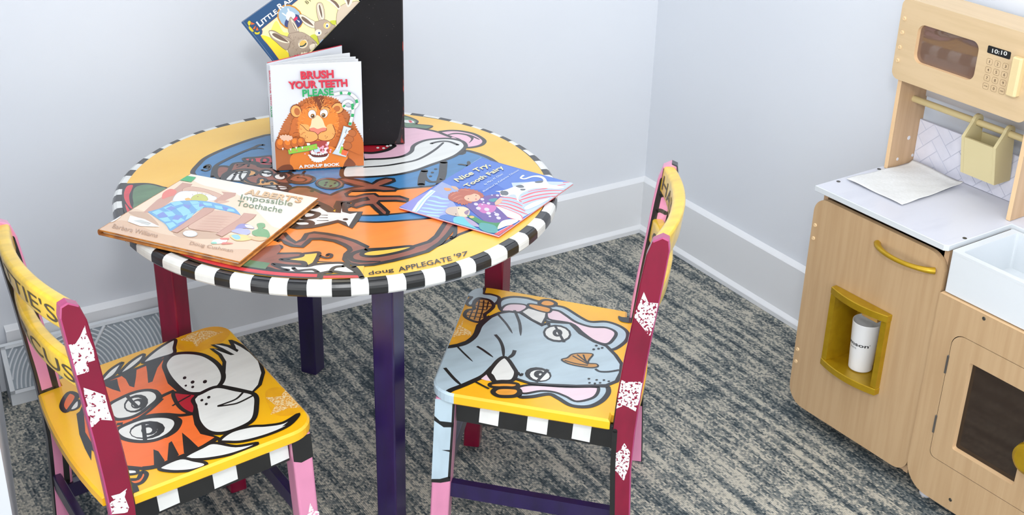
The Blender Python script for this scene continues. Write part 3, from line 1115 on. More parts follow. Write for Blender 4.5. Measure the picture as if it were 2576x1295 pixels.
    for sg in (-1, 1):
        g = MB()
        u0, u1 = -0.0400, -0.2945
        v0, v1 = sg * 0.1450, sg * 0.1610
        zt_ = lambda x: ZF + SL * x - 0.0205
        zb_ = lambda x: ZF + SL * x - 0.0655
        vs = [F(x, v, z(x)) for v in (v0, v1) for (x, z) in ((u0, zb_), (u1, zb_), (u1, zt_), (u0, zt_))]
        g.add(vs, [(0, 1, 2, 3), (4, 5, 6, 7), (0, 1, 5, 4), (1, 2, 6, 5), (2, 3, 7, 6), (3, 0, 4, 7)], BLK)
        for (a0, a1) in apron_whites:
            e = sg * 0.0003
            k = 0.0025
            g.add([F(a0, v1 + e, zb_(a0) + 0.0045), F(a1 + k, v1 + e, zb_(a1) + 0.0035), F(a1, v1 + e, zt_(a1)), F(a0 - k, v1 + e, zt_(a0))], [(0, 1, 2, 3)], WHT)
        g.build('apron', t)
    for (uc, zt0) in ((-0.020, ZF - .022), (-0.300, ZF - .046)):
        g = MB()
        w = 0.139 if uc > -.1 else 0.163
        g.prism([(uc - .008, -w), (uc + .008, -w), (uc + .008, w), (uc - .008, w)], lambda x, y, z: F(x, y, z), zt0 - 0.044, zt0, BLK, 0.001)
        g.build('apron', t)
    # ---- stretchers
    for sg in (-1, 1):
        g = MB()
        vs = []
        for v in (sg * 0.1525, sg * 0.1665):
            vs += [F(-0.0300, v, 0.116), F(-0.3040, v, 0.096), F(-0.3040, v, 0.124), F(-0.0300, v, 0.144)]
        g.add(vs, [(0, 1, 2, 3), (4, 5, 6, 7), (0, 1, 5, 4), (1, 2, 6, 5), (2, 3, 7, 6), (3, 0, 4, 7)], PUR)
        g.build('stretcher', t)
    for (uc, z0, w) in ((-0.018, 0.140, 0.1415), (-0.318, 0.118, 0.163)):
        g = MB()
        g.prism([(uc - .007, -w), (uc + .007, -w), (uc + .007, w), (uc - .007, w)], lambda x, y, z: F(x, y, z), z0, z0 + 0.030, PUR, 0.0015)
        g.build('stretcher', t)
    return t

def convex(P):
    P = sorted(set(P))
    def half(Q):
        H = []
        for p in Q:
            while len(H) > 1 and (H[-1][0] - H[-2][0]) * (p[1] - H[-2][1]) - (H[-1][1] - H[-2][1]) * (p[0] - H[-2][0]) <= 0:
                H.pop()
            H.append(p)
        return H
    a, b = half(P), half(P[::-1])
    return a[:-1] + b[:-1]

# ------------------------------------------------------------------ tiger
def paint_tiger(b, painter, F):
    T = painter(xf(120, 800, 2.6985), 0.0003)
    W = 0.0050
    T.poly("880,145 960,80 1080,45 1200,45 1240,90 1200,150 1100,200 990,235 900,215 880,200", AMB2)
    T.poly("900,150 965,108 1060,85 1130,90 1192,95 1110,128 1050,160 1010,198 985,162", SPY, smooth=False)
    T.poly("1480,500 1560,470 1660,500 1760,600 1700,650 1560,660 1500,600", AMB2)
    T.poly("1480,540 1580,532 1625,475 1652,532 1755,602 1640,612 1512,656 1545,592", SPY, smooth=False)
    T.poly("195,650 222,630 245,720 300,830 296,968 252,885 215,790", BLK, smooth=False)
    # ears
    T.outlined("95,600 112,545 150,505 200,530 160,600 125,635", ORG2, BLK, 0.0062)
    T.outlined("150,620 185,570 212,560 212,600 180,622", WHT, BLK, 0.0040)
    T.outlined("545,1100 612,1092 640,1045 672,1062 640,1115 580,1130", ORG2, BLK, 0.0056)
    T.outlined("520,1030 600,1030 605,1055 530,1060", WHT, BLK, 0.0045)
    # far whiskers
    for s in ("365,420 425,352 505,302 492,332 452,388 385,428", "487,378 560,300 648,246 640,282 560,348", "645,305 720,230 830,158 868,150 860,200 856,240 760,272"):
        T.outlined(s, WHT, BLK, W)
    # head
    T.outlined("230,640 290,500 365,440 480,395 600,345 720,295 800,262 790,330 830,440 900,500 960,580 1000,660 1012,720 1050,780 1150,810 1010,900 900,942 740,1012 640,1022 520,1010 400,955 300,880 240,780", ORG2, BLK, 0.0058, smooth=False)
    for s in ("368,442 472,412 480,455 496,502 440,485 395,465", "490,385 604,350 600,400 588,472 555,462 530,415", "668,320 796,268 745,340 712,432 682,442 676,370",
              "718,892 752,905 795,968 770,1002 722,998", "822,850 842,836 892,930 850,962 812,965", "912,778 960,818 1030,884 985,912 925,918"):
        T.poly(s, BLK, smooth=False)
    T.line("1160,808 1080,862 1000,902 900,945 800,985 720,1012 640,1022", BLK, 0.0078)
    # eyes
    T.outlined("408,602 500,542 600,502 690,490 742,510 748,550 690,602 620,652 540,682 450,682", WHT, BLK, 0.0062)
    T.poly("690,488 745,490 782,540 740,560 750,520 700,500", BLK)
    T.dot((600, 582), 86, BLK, 58, -20)
    T.dot((590, 586), 64, WHT, 42, -20)
    T.dot((612, 582), 48, BLK, 32, -20)
    T.dot((602, 584), 28, WHT, 19, -20)
    T.line("540,530 575,572 618,612", BLK, 0.0050)
    T.outlined("468,762 560,712 680,676 800,670 866,690 872,732 820,790 720,832 600,838 500,812", WHT, BLK, 0.0062)
    T.poly("800,668 870,668 915,700 880,770 800,815 860,750 868,700", BLK)
    T.dot((676, 762), 122, BLK, 60, -8)
    T.dot((655, 768), 92, WHT, 44, -8)
    T.dot((690, 760), 56, BLK, 36, -8)
    T.dot((680, 764), 30, WHT, 20, -8)
    T.line("650,718 655,770 662,832", BLK, 0.0052)
    T.line("745,548 800,520 860,494", BLK, 0.0062)
    T.line("608,690 690,630 780,548", BLK, 0.0048)
    T.line("580,700 690,664 800,655 900,662 990,650", BLK, 0.0062)
    T.line("470,722 510,718", BLK, 0.0055)
    # muzzle, nose, whiskers
    T.outlined("1110,208 1170,250 1200,300 1192,400 1165,458 1280,482 1390,505 1440,455 1464,372 1440,290 1380,230 1318,190 1270,166 1238,150 1262,195 1292,226 1230,192 1180,180 1118,182 1180,212 1256,252 1180,222", WHT, BLK, 0.0052, smooth=False)
    T.outlined("795,310 850,252 950,238 1060,254 1150,310 1192,382 1180,442 1120,492 1020,514 930,502 850,432 805,365", WHT, BLK, 0.0066)
    T.outlined("985,545 1040,512 1150,468 1280,490 1404,520 1418,600 1392,695 1280,756 1170,785 1080,768 1022,705 1003,620", WHT, BLK, 0.0066)
    T.outlined("855,510 930,512 1008,522 985,560 1004,602 988,650 920,625 872,572", DRED, BLK, 0.0052)
    T.line("846,598 910,560 972,526", BLK, 0.0028)
    T.line("1332,500 1282,550 1205,582 1156,600 1240,590 1300,575 1400,525", BLK, 0.0032)
    for q, r in (((930, 408), 13), ((984, 437), 14), ((1068, 434), 15), ((938, 461), 9), ((985, 470), 11), ((1094, 540), 12), ((1047, 560), 11), ((1077, 586), 11)):
        T.dot(q, r, BLK, r * .75, -25)
    for s in ("1168,832 1250,772 1380,738 1480,732 1600,712 1705,652 1640,728 1500,792 1330,838 1220,842", "928,948 1050,880 1130,850 1280,872 1425,850 1350,892 1200,938 1030,962", "758,1018 900,955 1000,970 1072,986 1060,1012 960,1038 830,1042"):
        T.outlined(s, WHT, BLK, 0.0050)
    T.poly("1590,740 1640,700 1708,648 1660,720", BLK, smooth=False)
    # black corner where the seat meets the post
    T.poly("555,1140 605,1135 625,1200 600,1260 560,1240", BLK)

def post_x(z, back):
    side = POST[:10] if not back else POST[10:]
    P = sorted(side, key=lambda q: q[1])
    for a, b in zip(P, P[1:]):
        if a[1] <= z <= b[1]:
            return a[0] + (b[0] - a[0]) * (z - a[1]) / max(1e-6, b[1] - a[1])
    return P[0][0] if z < P[0][1] else P[-1][0]

def on_post(p, T, s, m):
    """a sponged star, kept within the plank"""
    zs = [hit(p.tr(q), p.O, p.n).z for q in pts(s)]
    z0, z1 = max(.01, min(zs) - .004), min(.615, max(zs) + .004)
    e = .0018
    Q = []
    for x, z in ((post_x(z0, 0) - e, z0), (post_x(z1, 0) - e, z1), (post_x(z1, 1) + e, z1), (post_x(z0, 1) + e, z0)):
        P = T(x, z) - p.O
        Q.append((P.dot(p.ex), P.dot(p.ey)))
    a = sum(Q[i][0] * Q[(i + 1) % 4][1] - Q[(i + 1) % 4][0] * Q[i][1] for i in range(4))
    p.clip = Q if a > 0 else Q[::-1]
    p.poly(s, m, smooth=False)
    p.clip = None

def tiger_post(p, T):
    p.tr = xf(0, 640, 2.944)
    on_post(p, T, "628,525 642,590 692,702 703,782 645,800 662,860 576,918 550,832 505,790 516,742 484,672 560,658 592,608", SPW)
    on_post(p, T, "618,985 700,1012 778,1040 802,1140 832,1228 742,1222 662,1300 670,1202 608,1162 650,1120 625,1042", SPW)
    p.tr = xf(120, 800, 2.6985)
    on_post(p, T, "538,1155 522,1212 552,1285 540,1320 430,1330 395,1300 385,1268 452,1235 430,1206 490,1190", SPW)

def leg_patch(g, sh, h, P, m, e=0.0004):
    g.add([sh(max(-h, min(h, x)), -h - e, z) for x, z in P], [tuple(range(len(P)))], m)

def tiger_leg(g, sh, h):
    leg_patch(g, sh, h, [(-h, .268), (-.004, .262), (h, .266), (h, .3095), (-h, .3095)], BLK)
    leg_patch(g, sh, h, [(-.012, .150), (-.002, .165), (.003, .182), (.008, .166), (h, .160), (h, .12), (-.003, .125)], SPP)

# ------------------------------------------------------------------ elephant
def paint_elephant(b, painter, F):
    E = painter(xf(1080, 710, 3.5), 0.0003)
    W = 0.0050
    E.poly("300,115 230,300 140,565 250,550 340,520 420,460 450,370 400,330 330,300 340,200", AMB2, smooth=False)
    E.poly("165,500 220,430 300,335 285,390 372,440 365,468 290,462 180,492", SPY, smooth=False)
    # far ear
    E.outlined("620,165 720,130 850,138 950,165 1110,205 1200,228 1330,308 1420,348 1560,348 1680,388 1745,445 1728,520 1620,592 1540,560 1300,450 1000,330 760,262 640,250", GRY, BLK, 0.0058)
    E.outlined("636,250 660,210 720,190 830,196 862,222 800,262 700,256", PNK3, BLK, 0.0040)
    E.outlined("1040,250 1130,250 1200,290 1290,350 1420,392 1560,400 1642,442 1620,502 1560,545 1450,515 1350,445 1250,365 1050,325", PNK3, BLK, 0.0052)
    # near ear
    E.outlined("790,1005 900,1008 1050,985 1130,1018 1250,1085 1400,1095 1510,1050 1570,985 1575,935 1540,915 1300,915 1000,910 850,930", GRY, BLK, 0.0072)
    E.outlined("780,930 900,905 1200,922 1450,922 1490,945 1445,1015 1300,1050 1200,1005 1100,968 980,958 830,980", PNK3, BLK, 0.0046)
    # head and trunk
    E.outlined("20,900 60,760 110,650 135,572 250,552 340,522 402,472 432,380 480,340 530,310 620,270 700,258 800,268 900,330 990,382 1060,350 1240,362 1330,452 1450,522 1560,562 1640,642 1695,722 1688,800 1650,872 1560,908 1300,914 1050,904 880,888 760,850 560,800 480,830 380,875 280,912 190,945 120,1000 60,1060 10,1010", GRY, BLK, 0.0062, smooth=False)
    E.poly("15,1060 10,900 60,760 135,575 250,600 300,800 190,940 130,1010", GRY, smooth=False)
    E.line("540,300 490,340 445,385 420,440 385,490 310,540 220,562 140,572", BLK, 0.0080)
    E.line("560,745 480,822 380,872 280,915 200,945 165,965", BLK, 0.0080)
    # trunk tip with a peanut
    E.outlined("318,118 345,75 435,42 485,46 478,98 545,108 612,132 600,175 560,195 520,160 440,140 400,165 385,200 350,205 330,180 372,128", GRY, BLK, 0.0052)
    E.poly("330,110 350,72 440,45 470,60 465,110 420,130", GRY)
    E.outlined("390,192 430,150 520,155 566,205 530,252 488,285 492,322 430,352 345,325 310,290 335,248 392,235", OCH, BLK, 0.0056)
    for s in ("400,200 450,215 545,215", "420,170 480,182 545,190", "395,232 440,240 510,245", "340,262 400,270 490,280", "325,290 400,305 490,310", "440,160 425,235 395,330", "480,160 470,240 440,340", "520,170 505,240", "380,250 350,320", "420,150 405,190"):
        E.line(s, BLK, 0.0022)
    # wrinkles
    for s, w in (("420,565 480,602 562,662", .0042), ("580,462 620,510 648,580 655,682", .0048), ("752,600 735,640 690,672", .0056), ("608,288 680,370 732,452", .0036), ("750,248 795,360 805,472", .0044), ("240,560 300,622 382,700", .0030), ("135,755 210,842 285,912", .0048)):
        E.line(s, BLK, w, (1, .2))
    # tusks with gold caps
    E.outlined("806,262 870,225 1032,268 1030,312 992,370 900,330", WHT, BLK, W, smooth=False)
    E.outlined("868,205 900,192 1062,228 1052,268 960,252 890,224", AMB, BLK, 0.0040)
    E.outlined("968,185 1000,160 1060,160 1112,185 1100,208 1045,215 990,205", AMB, BLK, 0.0060)
    E.outlined("528,792 590,705 650,662 692,680 742,752 765,802 732,865 640,872 580,872 550,825", WHT, BLK, 0.0062)
    E.outlined("540,895 660,885 775,897 745,928 560,924", AMB, BLK, 0.0058)
    E.outlined("560,968 600,935 690,930 775,940 795,970 760,1000 690,1008 605,1002", AMB, BLK, 0.0072)
    E.line("460,850 520,802", BLK, 0.0030)
    E.poly("455,852 515,805 555,872 500,868", PNK3, smooth=False)
    E.line("410,880 470,912 525,940", BLK, 0.0036)
    E.line("505,790 545,850 572,880", BLK, 0.0058)
    # eyes
    E.dot((1125, 453), 126, BLK, 76, 6)
    E.dot((1125, 452), 106, WHT, 60, 6)
    E.dot((1128, 448), 44, BLK, 34)
    E.dot((1135, 450), 18, WHT, 14)
    E.poly("1095,385 1115,380 1200,530 1172,530", BLK, smooth=False)
    E.dot((958, 815), 118, BLK, 64, 6)
    E.dot((972, 822), 88, WHT, 46, 6)
    E.dot((965, 812), 46, BLK, 34)
    E.dot((978, 815), 14, WHT, 10)
    E.poly("1030,765 1058,775 955,885 930,878", BLK, smooth=False)
    E.dots("1470,560 1447,593 1490,587 1522,580", 13, BLK, 8)
    E.dots("1405,852 1410,888 1473,862 1457,893 1503,888 1537,864 1580,875", 12, BLK, 7)
    E.outlined("1165,684 1215,668 1255,638 1330,628 1438,635 1408,682 1402,715 1470,722 1482,745 1420,755 1300,738 1215,716", OCH, BLK, 0.0026)
    for s in ("1260,650 1330,690 1400,725", "1300,640 1350,680 1395,715", "1355,640 1375,690 1400,720", "1190,692 1290,720 1395,735"):
        E.line(s, BLK, 0.0026)
    E.line("1462,765 1500,788 1580,790 1672,775", BLK, 0.0036)
    E.line("760,850 880,890 1050,905 1300,916 1500,915", BLK, 0.0042)
    E.line("780,795 805,825 820,805", BLK, 0.0036)
    E.line("1020,372 1050,365 1052,385", BLK, 0.0045)
    # black corner of the seat next to the far post and at the near front
    E.poly("1665,300 1700,310 1790,320 1780,360 1700,352 1668,330", BLK)
    # grey paint runs over the near front corner of the seat's edge
    g0 = F(0, 0, 0)
    def wall(pts_, m, e=0.0004):
        """paint on the seat's side: points are outline stations (u, v) with heights"""
        pass

def elephant_post(p, T):
    p.tr = xf(1480, 390, 1.431)
    on_post(p, T, "200,492 216,530 263,534 245,582 220,658 200,625 163,580 185,530", SPW2)
    on_post(p, T, "105,805 140,816 199,815 190,862 170,922 130,900 88,917 110,862", SPW2)
    on_post(p, T, "130,1036 150,1068 146,1120 128,1172 100,1136 60,1146 76,1110 60,1075 106,1070", SPW2)
    q = lambda x, z: ((T(x, z) - p.O).dot(p.ex), (T(x, z) - p.O).dot(p.ey))
    p.line2([q(POST[k][0] - .0045, POST[k][1]) for k in (3, 2, 1)] + [q(-.309, .02)], BLK, 0.0080)

def elephant_leg(g, sh, h):
    leg_patch(g, sh, h, [(-h, .160), (0, .153), (h, .150), (h, .3095), (-h, .3095)], GRY)
    for (P, e) in (([(-h, .3095), (-h, .158), (-h * .72, .158), (-h * .76, .25), (-h * .74, .3095)], .0006), ([(-h, .153), (0, .1475), (h, .1465), (h, .153), (.1 * h, .155), (-h, .163)], .0006),
                   ([(-h, .259), (0, .257), (h, .268), (h, .277), (.4 * h, .268), (-h, .268)], .0006), ([(-h, .210), (h * .1, .2125), (-h, .215)], .0006)):
        leg_patch(g, sh, h, P, BLK, e)

build_chair((-1.318, -0.694), (1.0, 0.029), (-0.006, (-0.029, 1.0, 0)), 'painted child chair with a tiger face on its yellow seat', -1, YEL2, paint_tiger, tiger_post, tiger_leg, ("HATTIE'S", 'CIRCUS'), [(-0.040, -0.073), (-0.125, -0.165), (-0.217, -0.251)], None, 0.006)
build_chair((-1.018, -0.768), (-0.757, 0.653), (0.028, (0.653, 0.757, 0)), 'painted child chair with a grey elephant on its yellow seat', 1, YEL2, paint_elephant, elephant_post, elephant_leg, ("HATTIE'S", 'CIRCUS'), [(-0.077, -0.111), (-0.155, -0.191), (-0.229, -0.261)], lambda i: GRY if (8 <= i <= 16 or i in (4, 5, 6, 7)) else None)
# ================================================================== books on the table
def ink(name, c, rough=0.30, coat=0.0):
    return mat('ink_' + name, c, rough=rough, coat=coat)
M_page = mat('page_white', (224, 225, 227), rough=0.7)
M_cov = mat('cover_white', (216, 220, 226), rough=0.25)
K_ = ink('black', (40, 36, 34))
ZT = TZ + 0.0021

def quad_prism(b, Q, z0, z1, m, bev=0.0, **k):
    b.prism([(q[0], q[1]) for q in Q], lambda x, y, z: V((x, y, z)), z0, z1, m, bev, **k)

def lerp2(Q, s, t):
    """point inside the quad Q (LL, UL, UR, LR): s to the right, t up"""
    a = V(Q[0][:2]).lerp(V(Q[3][:2]), s)
    c = V(Q[1][:2]).lerp(V(Q[2][:2]), s)
    p = a.lerp(c, t)
    return (p.x, p.y)

def spiky(P, amp, n, seed, closed=True):
    """tufts of fur along a traced outline"""
    rnd = random.Random(seed)
    Q = crom(P, closed, n)
    out = []
    m = len(Q)
    cx, cy = sum(q[0] for q in Q) / m, sum(q[1] for q in Q) / m
    for i, q in enumerate(Q):
        d = sqrt((q[0] - cx) ** 2 + (q[1] - cy) ** 2)
        a = amp * (rnd.uniform(.5, 1.2) if i % 2 else -rnd.uniform(.2, .6))
        out.append((q[0] + (q[0] - cx) / d * a, q[1] + (q[1] - cy) / d * a))
    return out

# ------------------------------------------------------------------ standing pop-up book with a lion
def build_popup():
    BL, BR, SL = (onz(q, TZ) for q in ((694.7, 431.7), (916, 418.4), (686, 427)))
    z0, z1 = ZT, 0.7455
    t = thing('pop_up_book', 'white pop-up book standing upright with an orange lion brushing its teeth', 'book', ((BL.x + BR.x) / 2, (BL.y + BR.y) / 2 + .02, ZT))
    ex = (BR - BL).normalized()
    n = V((ex.y, -ex.x, 0))
    W_, th = (BR - BL).length, 0.0028
    g = MB()
    g.prism([(0, z0), (W_, z0), (W_, z1), (0, z1)], lambda x, z, h: BL + ex * x - V((0, 0, BL.z)) + V((0, 0, z)) - n * (th - h), 0, th, M_cov, 0.0006)
    p = Paint(g, BL, n, ex=ex, tr=xf(670, 110, 3.923))
    zz = [(0.0006, z0 - BL.z + .0006), (W_ - .0006, z0 - BL.z + .0006), (W_ - .0006, z1 - BL.z - .0006), (0.0006, z1 - BL.z - .0006)]
    p.clip = zz if p.ey.z > 0 else [(a, -c) for a, c in zz][::-1]
    MANE, MAN2, OR1, OR2, CRE = ink('mane', (182, 104, 56)), ink('mane_dark', (122, 62, 34)), ink('lion_orange', (232, 132, 52)), ink('lion_light', (240, 168, 96)), ink('lion_cream', (246, 212, 170))
    WH, GR, RD, GN, PK, GY = ink('white', (240, 240, 238)), ink('grey', (150, 158, 166)), ink('title_red', (206, 52, 74)), ink('title_green', (36, 160, 96)), ink('foam_pink', (246, 170, 190)), ink('lime', (150, 200, 70))
    BRW = ink('paw_brown', (196, 106, 48))
    # mane, chest, arms
    P = pts("100,960 128,880 160,800 205,725 245,660 300,600 380,545 470,518 550,512 640,528 715,565 770,635 822,705 862,775 900,850 945,930 968,1010 975,1215 700,1240 300,1262 95,1275 80,1100")
    p.poly(spiky(P, 12, 7, 3), MANE, smooth=False)
    rnd = random.Random(21)
    MP = crom(P, True, 4)
    def inside(x, y):
        c = False
        for (ax, ay), (bx, by) in zip(MP, MP[1:] + MP[:1]):
            if (ay > y) != (by > y) and x < (bx - ax) * (y - ay) / (by - ay) + ax:
                c = not c
        return c
    def fur(n, cx, cy, r0, r1, a0, a1, cols, ln=38, w=0.0006):
        for k in range(n):
            a = radians(rnd.uniform(a0, a1))
            r = rnd.uniform(r0, r1)
            x, y = cx + r * cos(a), cy + r * .95 * sin(a)
            d = a + rnd.uniform(-.35, .35)
            l = ln * rnd.uniform(.5, 1.2)
            if not (inside(x, y) and inside(x + l * cos(d + .2), y + l * sin(d + .2))):
                continue
            p.line([(x, y), (x + l * .5 * cos(d), y + l * .5 * sin(d)), (x + l * cos(d + .2), y + l * sin(d + .2))], rnd.choice(cols), w, (1, .2))
    fur(230, 520, 860, 250, 400, 150, 390, [MAN2, MAN2, ink('mane_gold', (226, 146, 78)), ink('mane_mid', (206, 122, 62))])
    fur(60, 180, 1110, 20, 110, 0, 360, [MAN2, ink('mane_gold', (226, 146, 78))], 46)
    P = pts("250,780 330,640 420,560 560,540 660,570 730,660 780,760 820,860 780,1000 400,1010 240,960")
    p.poly(spiky(P, 10, 6, 4), BRW, smooth=False)
    p.poly("85,975 140,960 210,1000 240,1090 250,1180 160,1260 95,1265", MANE)
    p.poly("240,1110 330,1040 480,1000 640,1010 780,1080 800,1130 770,1190 720,1230 600,1240 400,1252 290,1258 240,1200", OR1)
    p.poly("800,1050 870,980 940,960 975,1060 975,1210 880,1190 820,1130", BRW)
    p.poly("790,1140 830,1130 880,1195 780,1225 760,1200", MAN2)
    p.poly("100,1262 150,1200 240,1190 260,1255", MAN2)
    # head
    p.dot((292, 660), 58, MAN2, 66, -15)
    p.dot((292, 662), 50, OR2, 58, -15)
    p.dot((302, 665), 28, MANE, 38, -15)
    p.dot((702, 632), 66, MAN2, 58, -20)
    p.dot((702, 632), 58, OR2, 50, -20)
    p.dot((694, 638), 36, MANE, 30, -20)
    P = pts("330,690 400,620 480,590 560,590 640,620 700,690 712,790 690,870 650,945 520,975 410,965 335,900 310,800")
    p.poly(spiky(P, 7, 5, 5), OR1, smooth=False)
    p.poly("420,640 470,610 500,650 470,690 430,700", OR2)
    p.poly("530,650 560,612 620,640 610,690 560,690", OR2)
    P = pts("470,520 520,510 560,520 560,580 530,650 500,600 480,570")
    p.poly(spiky(P, 8, 5, 8), MAN2, smooth=False)
    p.poly("452,735 500,700 548,735 575,800 592,840 505,880 428,842 440,790", CRE)
    p.poly("330,800 365,790 415,800 440,850 500,890 500,940 440,968 370,960 330,910", OR2)
    p.poly("510,890 580,860 600,800 650,790 680,860 660,930 580,955 520,940", OR2)
    p.line("330,790 360,810 400,850 440,858", MAN2, 0.0010)
    p.line("505,885 506,935 440,968 375,962 330,915", MAN2, 0.0013)
    p.line("506,935 570,955 650,935 680,870 655,795", MAN2, 0.0013)
    p.poly("424,835 465,822 505,836 550,824 592,828 588,852 535,868 508,892 478,868 432,856", ink('nose_pink', (226, 130, 110)))
    p.line("424,836 432,856 478,868 508,892 535,868 588,852 592,828", MAN2, 0.0010)
    for (cx, cy, ix) in ((450, 690, 456), (567, 683, 562)):
        p.dot((cx, cy), 42, MAN2, 46)
        p.dot((cx, cy), 38, WH, 42)
        p.dot((ix, cy + 18), 22, ink('iris', (150, 100, 40)), 22)
        p.dot((ix, cy + 20), 13, K_, 13)
        p.dot((ix - 4, cy + 14), 5, WH, 5)
    p.line("390,640 420,622 450,630", MAN2, 0.0016, (.3, .3))
    p.line("560,620 600,618 630,640", MAN2, 0.0016, (.3, .3))
    for s in ("330,880 290,870 262,882", "335,905 300,908 270,925", "690,880 720,872 740,880", "688,905 720,915 735,930"):
        p.line(s, MAN2, 0.0006)
    p.dots("385,905 402,918 380,925 580,905 600,915 588,925", 4, MAN2)
    fur(110, 520, 800, 150, 215, 150, 395, [MANE, OR2, ink('mane_gold', (226, 146, 78))], 26)
    fur(70, 520, 640, 40, 150, 200, 340, [MAN2, OR2], 26)
    fur(90, 520, 1160, 60, 240, 10, 170, [MANE, OR2, ink('mane_gold', (226, 146, 78))], 30)
    # mouth, foam, beard
    p.poly("430,970 510,950 600,960 610,1060 590,1100 520,1110 440,1098 420,1040", ink('mouth', (170, 70, 66)))
    P = pts("412,1085 470,1098 540,1098 612,1078 600,1110 560,1145 505,1160 450,1140")
    p.poly(spiky(P, 8, 5, 9), WH, smooth=False)
    p.outlined("430,1072 470,1088 540,1090 600,1070 590,1098 530,1108 460,1104", ink('lip', (120, 50, 44)), K_, 0.0010)
    rnd = random.Random(5)
    for k in range(46):
        a = rnd.random()
        cx, cy = (440 + 160 * rnd.random(), 1010 + 55 * rnd.random()) if a < .7 else (330 + 310 * rnd.random(), 985 + 115 * rnd.random())
        p.dot((cx, cy), rnd.uniform(6, 13), PK if rnd.random() < .8 else WH, seg=9)
    p.dots("468,1075 490,1078 512,1080 534,1078 556,1074", 11, WH)
    p.poly("440,1075 452,1030 466,1075", WH)
    p.poly("566,1072 580,1030 594,1066", WH)
    p.poly("396,972 412,1005 430,975", WH)
    p.poly("594,962 606,992 620,958", WH)
    # brush and paw
    p.poly("455,1025 515,1010 530,1048 485,1068", ink('bristle', (196, 216, 232)), smooth=False)
    p.line("215,1055 320,1036 420,1018 500,1000", GN, 0.0102)
    p.line("215,1055 320,1036 420,1018 500,1000", GY, 0.0088)
    p.dots("240,1052 300,1046 350,1030 410,1026 470,1008 280,1036 380,1030", 7, ink('brush_spot', (226, 110, 100)))
    for (cx, cy, rx, ry) in ((140, 975, 48, 56), (215, 975, 52, 58), (282, 965, 44, 50), (340, 958, 38, 44)):
        p.dot((cx, cy), rx + 4, MAN2, ry + 4)
        p.dot((cx, cy), rx, BRW, ry)
        p.dot((cx - 6, cy - 14), rx * .55, OR1, ry * .5)
    for q in ((160, 1028), (237, 1034), (292, 1018), (352, 1016)):
        p.poly([(q[0] - 9, q[1] - 12), (q[0] + 10, q[1] - 12), (q[0] + 1, q[1] + 14)], WH, smooth=False)
    P = pts("130,900 190,890 250,905 240,940 160,940")
    p.poly(spiky(P, 10, 5, 11), ink('fur_pale', (226, 186, 160)), smooth=False)
    # tube and ribbon of paste
    p.line("668,490 720,478 790,474 850,500 890,545 892,590 860,622 800,632 760,605 768,570 812,556 850,590 852,650 840,720 820,795", GR, 0.0064)
    p.line("668,490 720,478 790,474 850,500 890,545 892,590 860,622 800,632 760,605 768,570 812,556 850,590 852,650 840,720 820,795", WH, 0.0048)
    for s in ("722,478 748,475", "800,476 830,488", "884,540 893,575", "858,622 835,630", "772,610 756,598", "846,580 852,612", "850,680 844,712", "826,765 820,790"):
        p.line(s, GN, 0.0050)
    p.outlined("760,800 832,822 818,880 772,960 742,1030 805,1055 782,1106 648,1072 690,1015 720,940 745,860", ink('tube', (206, 218, 226)), GR, 0.0010, smooth=False)
    p.poly("735,1000 765,1005 742,1075 715,1068", GY, smooth=False)
    p.poly("745,1030 805,1050 785,1095 735,1080", ink('tube_red', (236, 110, 70)), smooth=False)
    p.line("790,835 765,900 735,960 705,1020", GR, 0.0018)
    for s, m in (("690,1030 712,990 742,930 772,870", WH),):
        p.line(s, m, 0.0030)
    p.poly("770,930 800,870 850,835 890,850 940,930 970,1010 940,1080 860,1060 800,1030 762,1010", BRW)
    for (cx, cy, rx, ry) in ((842, 872, 40, 34), (812, 930, 46, 32), (795, 995, 44, 36)):
        p.dot((cx, cy), rx + 4, MAN2, ry + 4)
        p.dot((cx, cy), rx, MANE, ry)
    for q in ((796, 872), (762, 940), (744, 996)):
        p.poly([(q[0] - 14, q[1] - 4), (q[0] + 12, q[1] - 10), (q[0] + 8, q[1] + 8)], WH, smooth=False)
    # lettering
    for dx, mm, bo in ((3, ink('title_shadow', (150, 40, 60)), 0.045), (0, RD, 0.035)):
        p.text("BRUSH", (338 + dx, 342 + dx), (662 + dx, 326 + dx), (332 + dx, 262 + dx), mm, bo)
        p.text("YOUR TEETH", (218 + dx, 438 + dx), (798 + dx, 412 + dx), (210 + dx, 362 + dx), mm, bo)
    p.text("PLEASE", (355, 515), (662, 498), (350, 442), GN, 0.035)
    p.text("A POP-UP BOOK", (320, 1217), (722, 1192), (318, 1186), WH, 0.04)
    g.build('front_cover', t)
    # spine
    g = MB()
    es = (BL - SL).normalized()
    ns = V((es.y, -es.x, 0))
    Ls = (BL - SL).length
    g.prism([(0, z0), (Ls, z0), (Ls, z1 + .0003), (0, z1 + .0003)], lambda x, z, h: V((SL.x, SL.y, 0)) + es * x + V((0, 0, z)) - ns * (0.002 - h), 0, .002, M_cov, 0.0004)
    p = Paint(g, SL, ns, ex=es, tr=xf(670, 110, 3.923))
    p.text("BRUSH YOUR TEETH", (24, 266), (42, 608), (38, 264), RD, 0.03)
    p.text("PLEASE", (40, 618), (46, 726), (55, 618), GN, 0.03)
    p.text("Mitchell", (52, 812), (58, 965), (62, 812), GR)
    g.build('spine', t)
    # thick pages fanned from the spine, and the back cover
    S = V((SL.x, SL.y, 0)) + V((0.004, 0.0, 0))
    tips = [onz((670 + a / 3.923, 110 + c / 3.923), 0.742) for a, c in ((752, 42), (830, 97), (885, 133), (907, 153), (925, 178))]
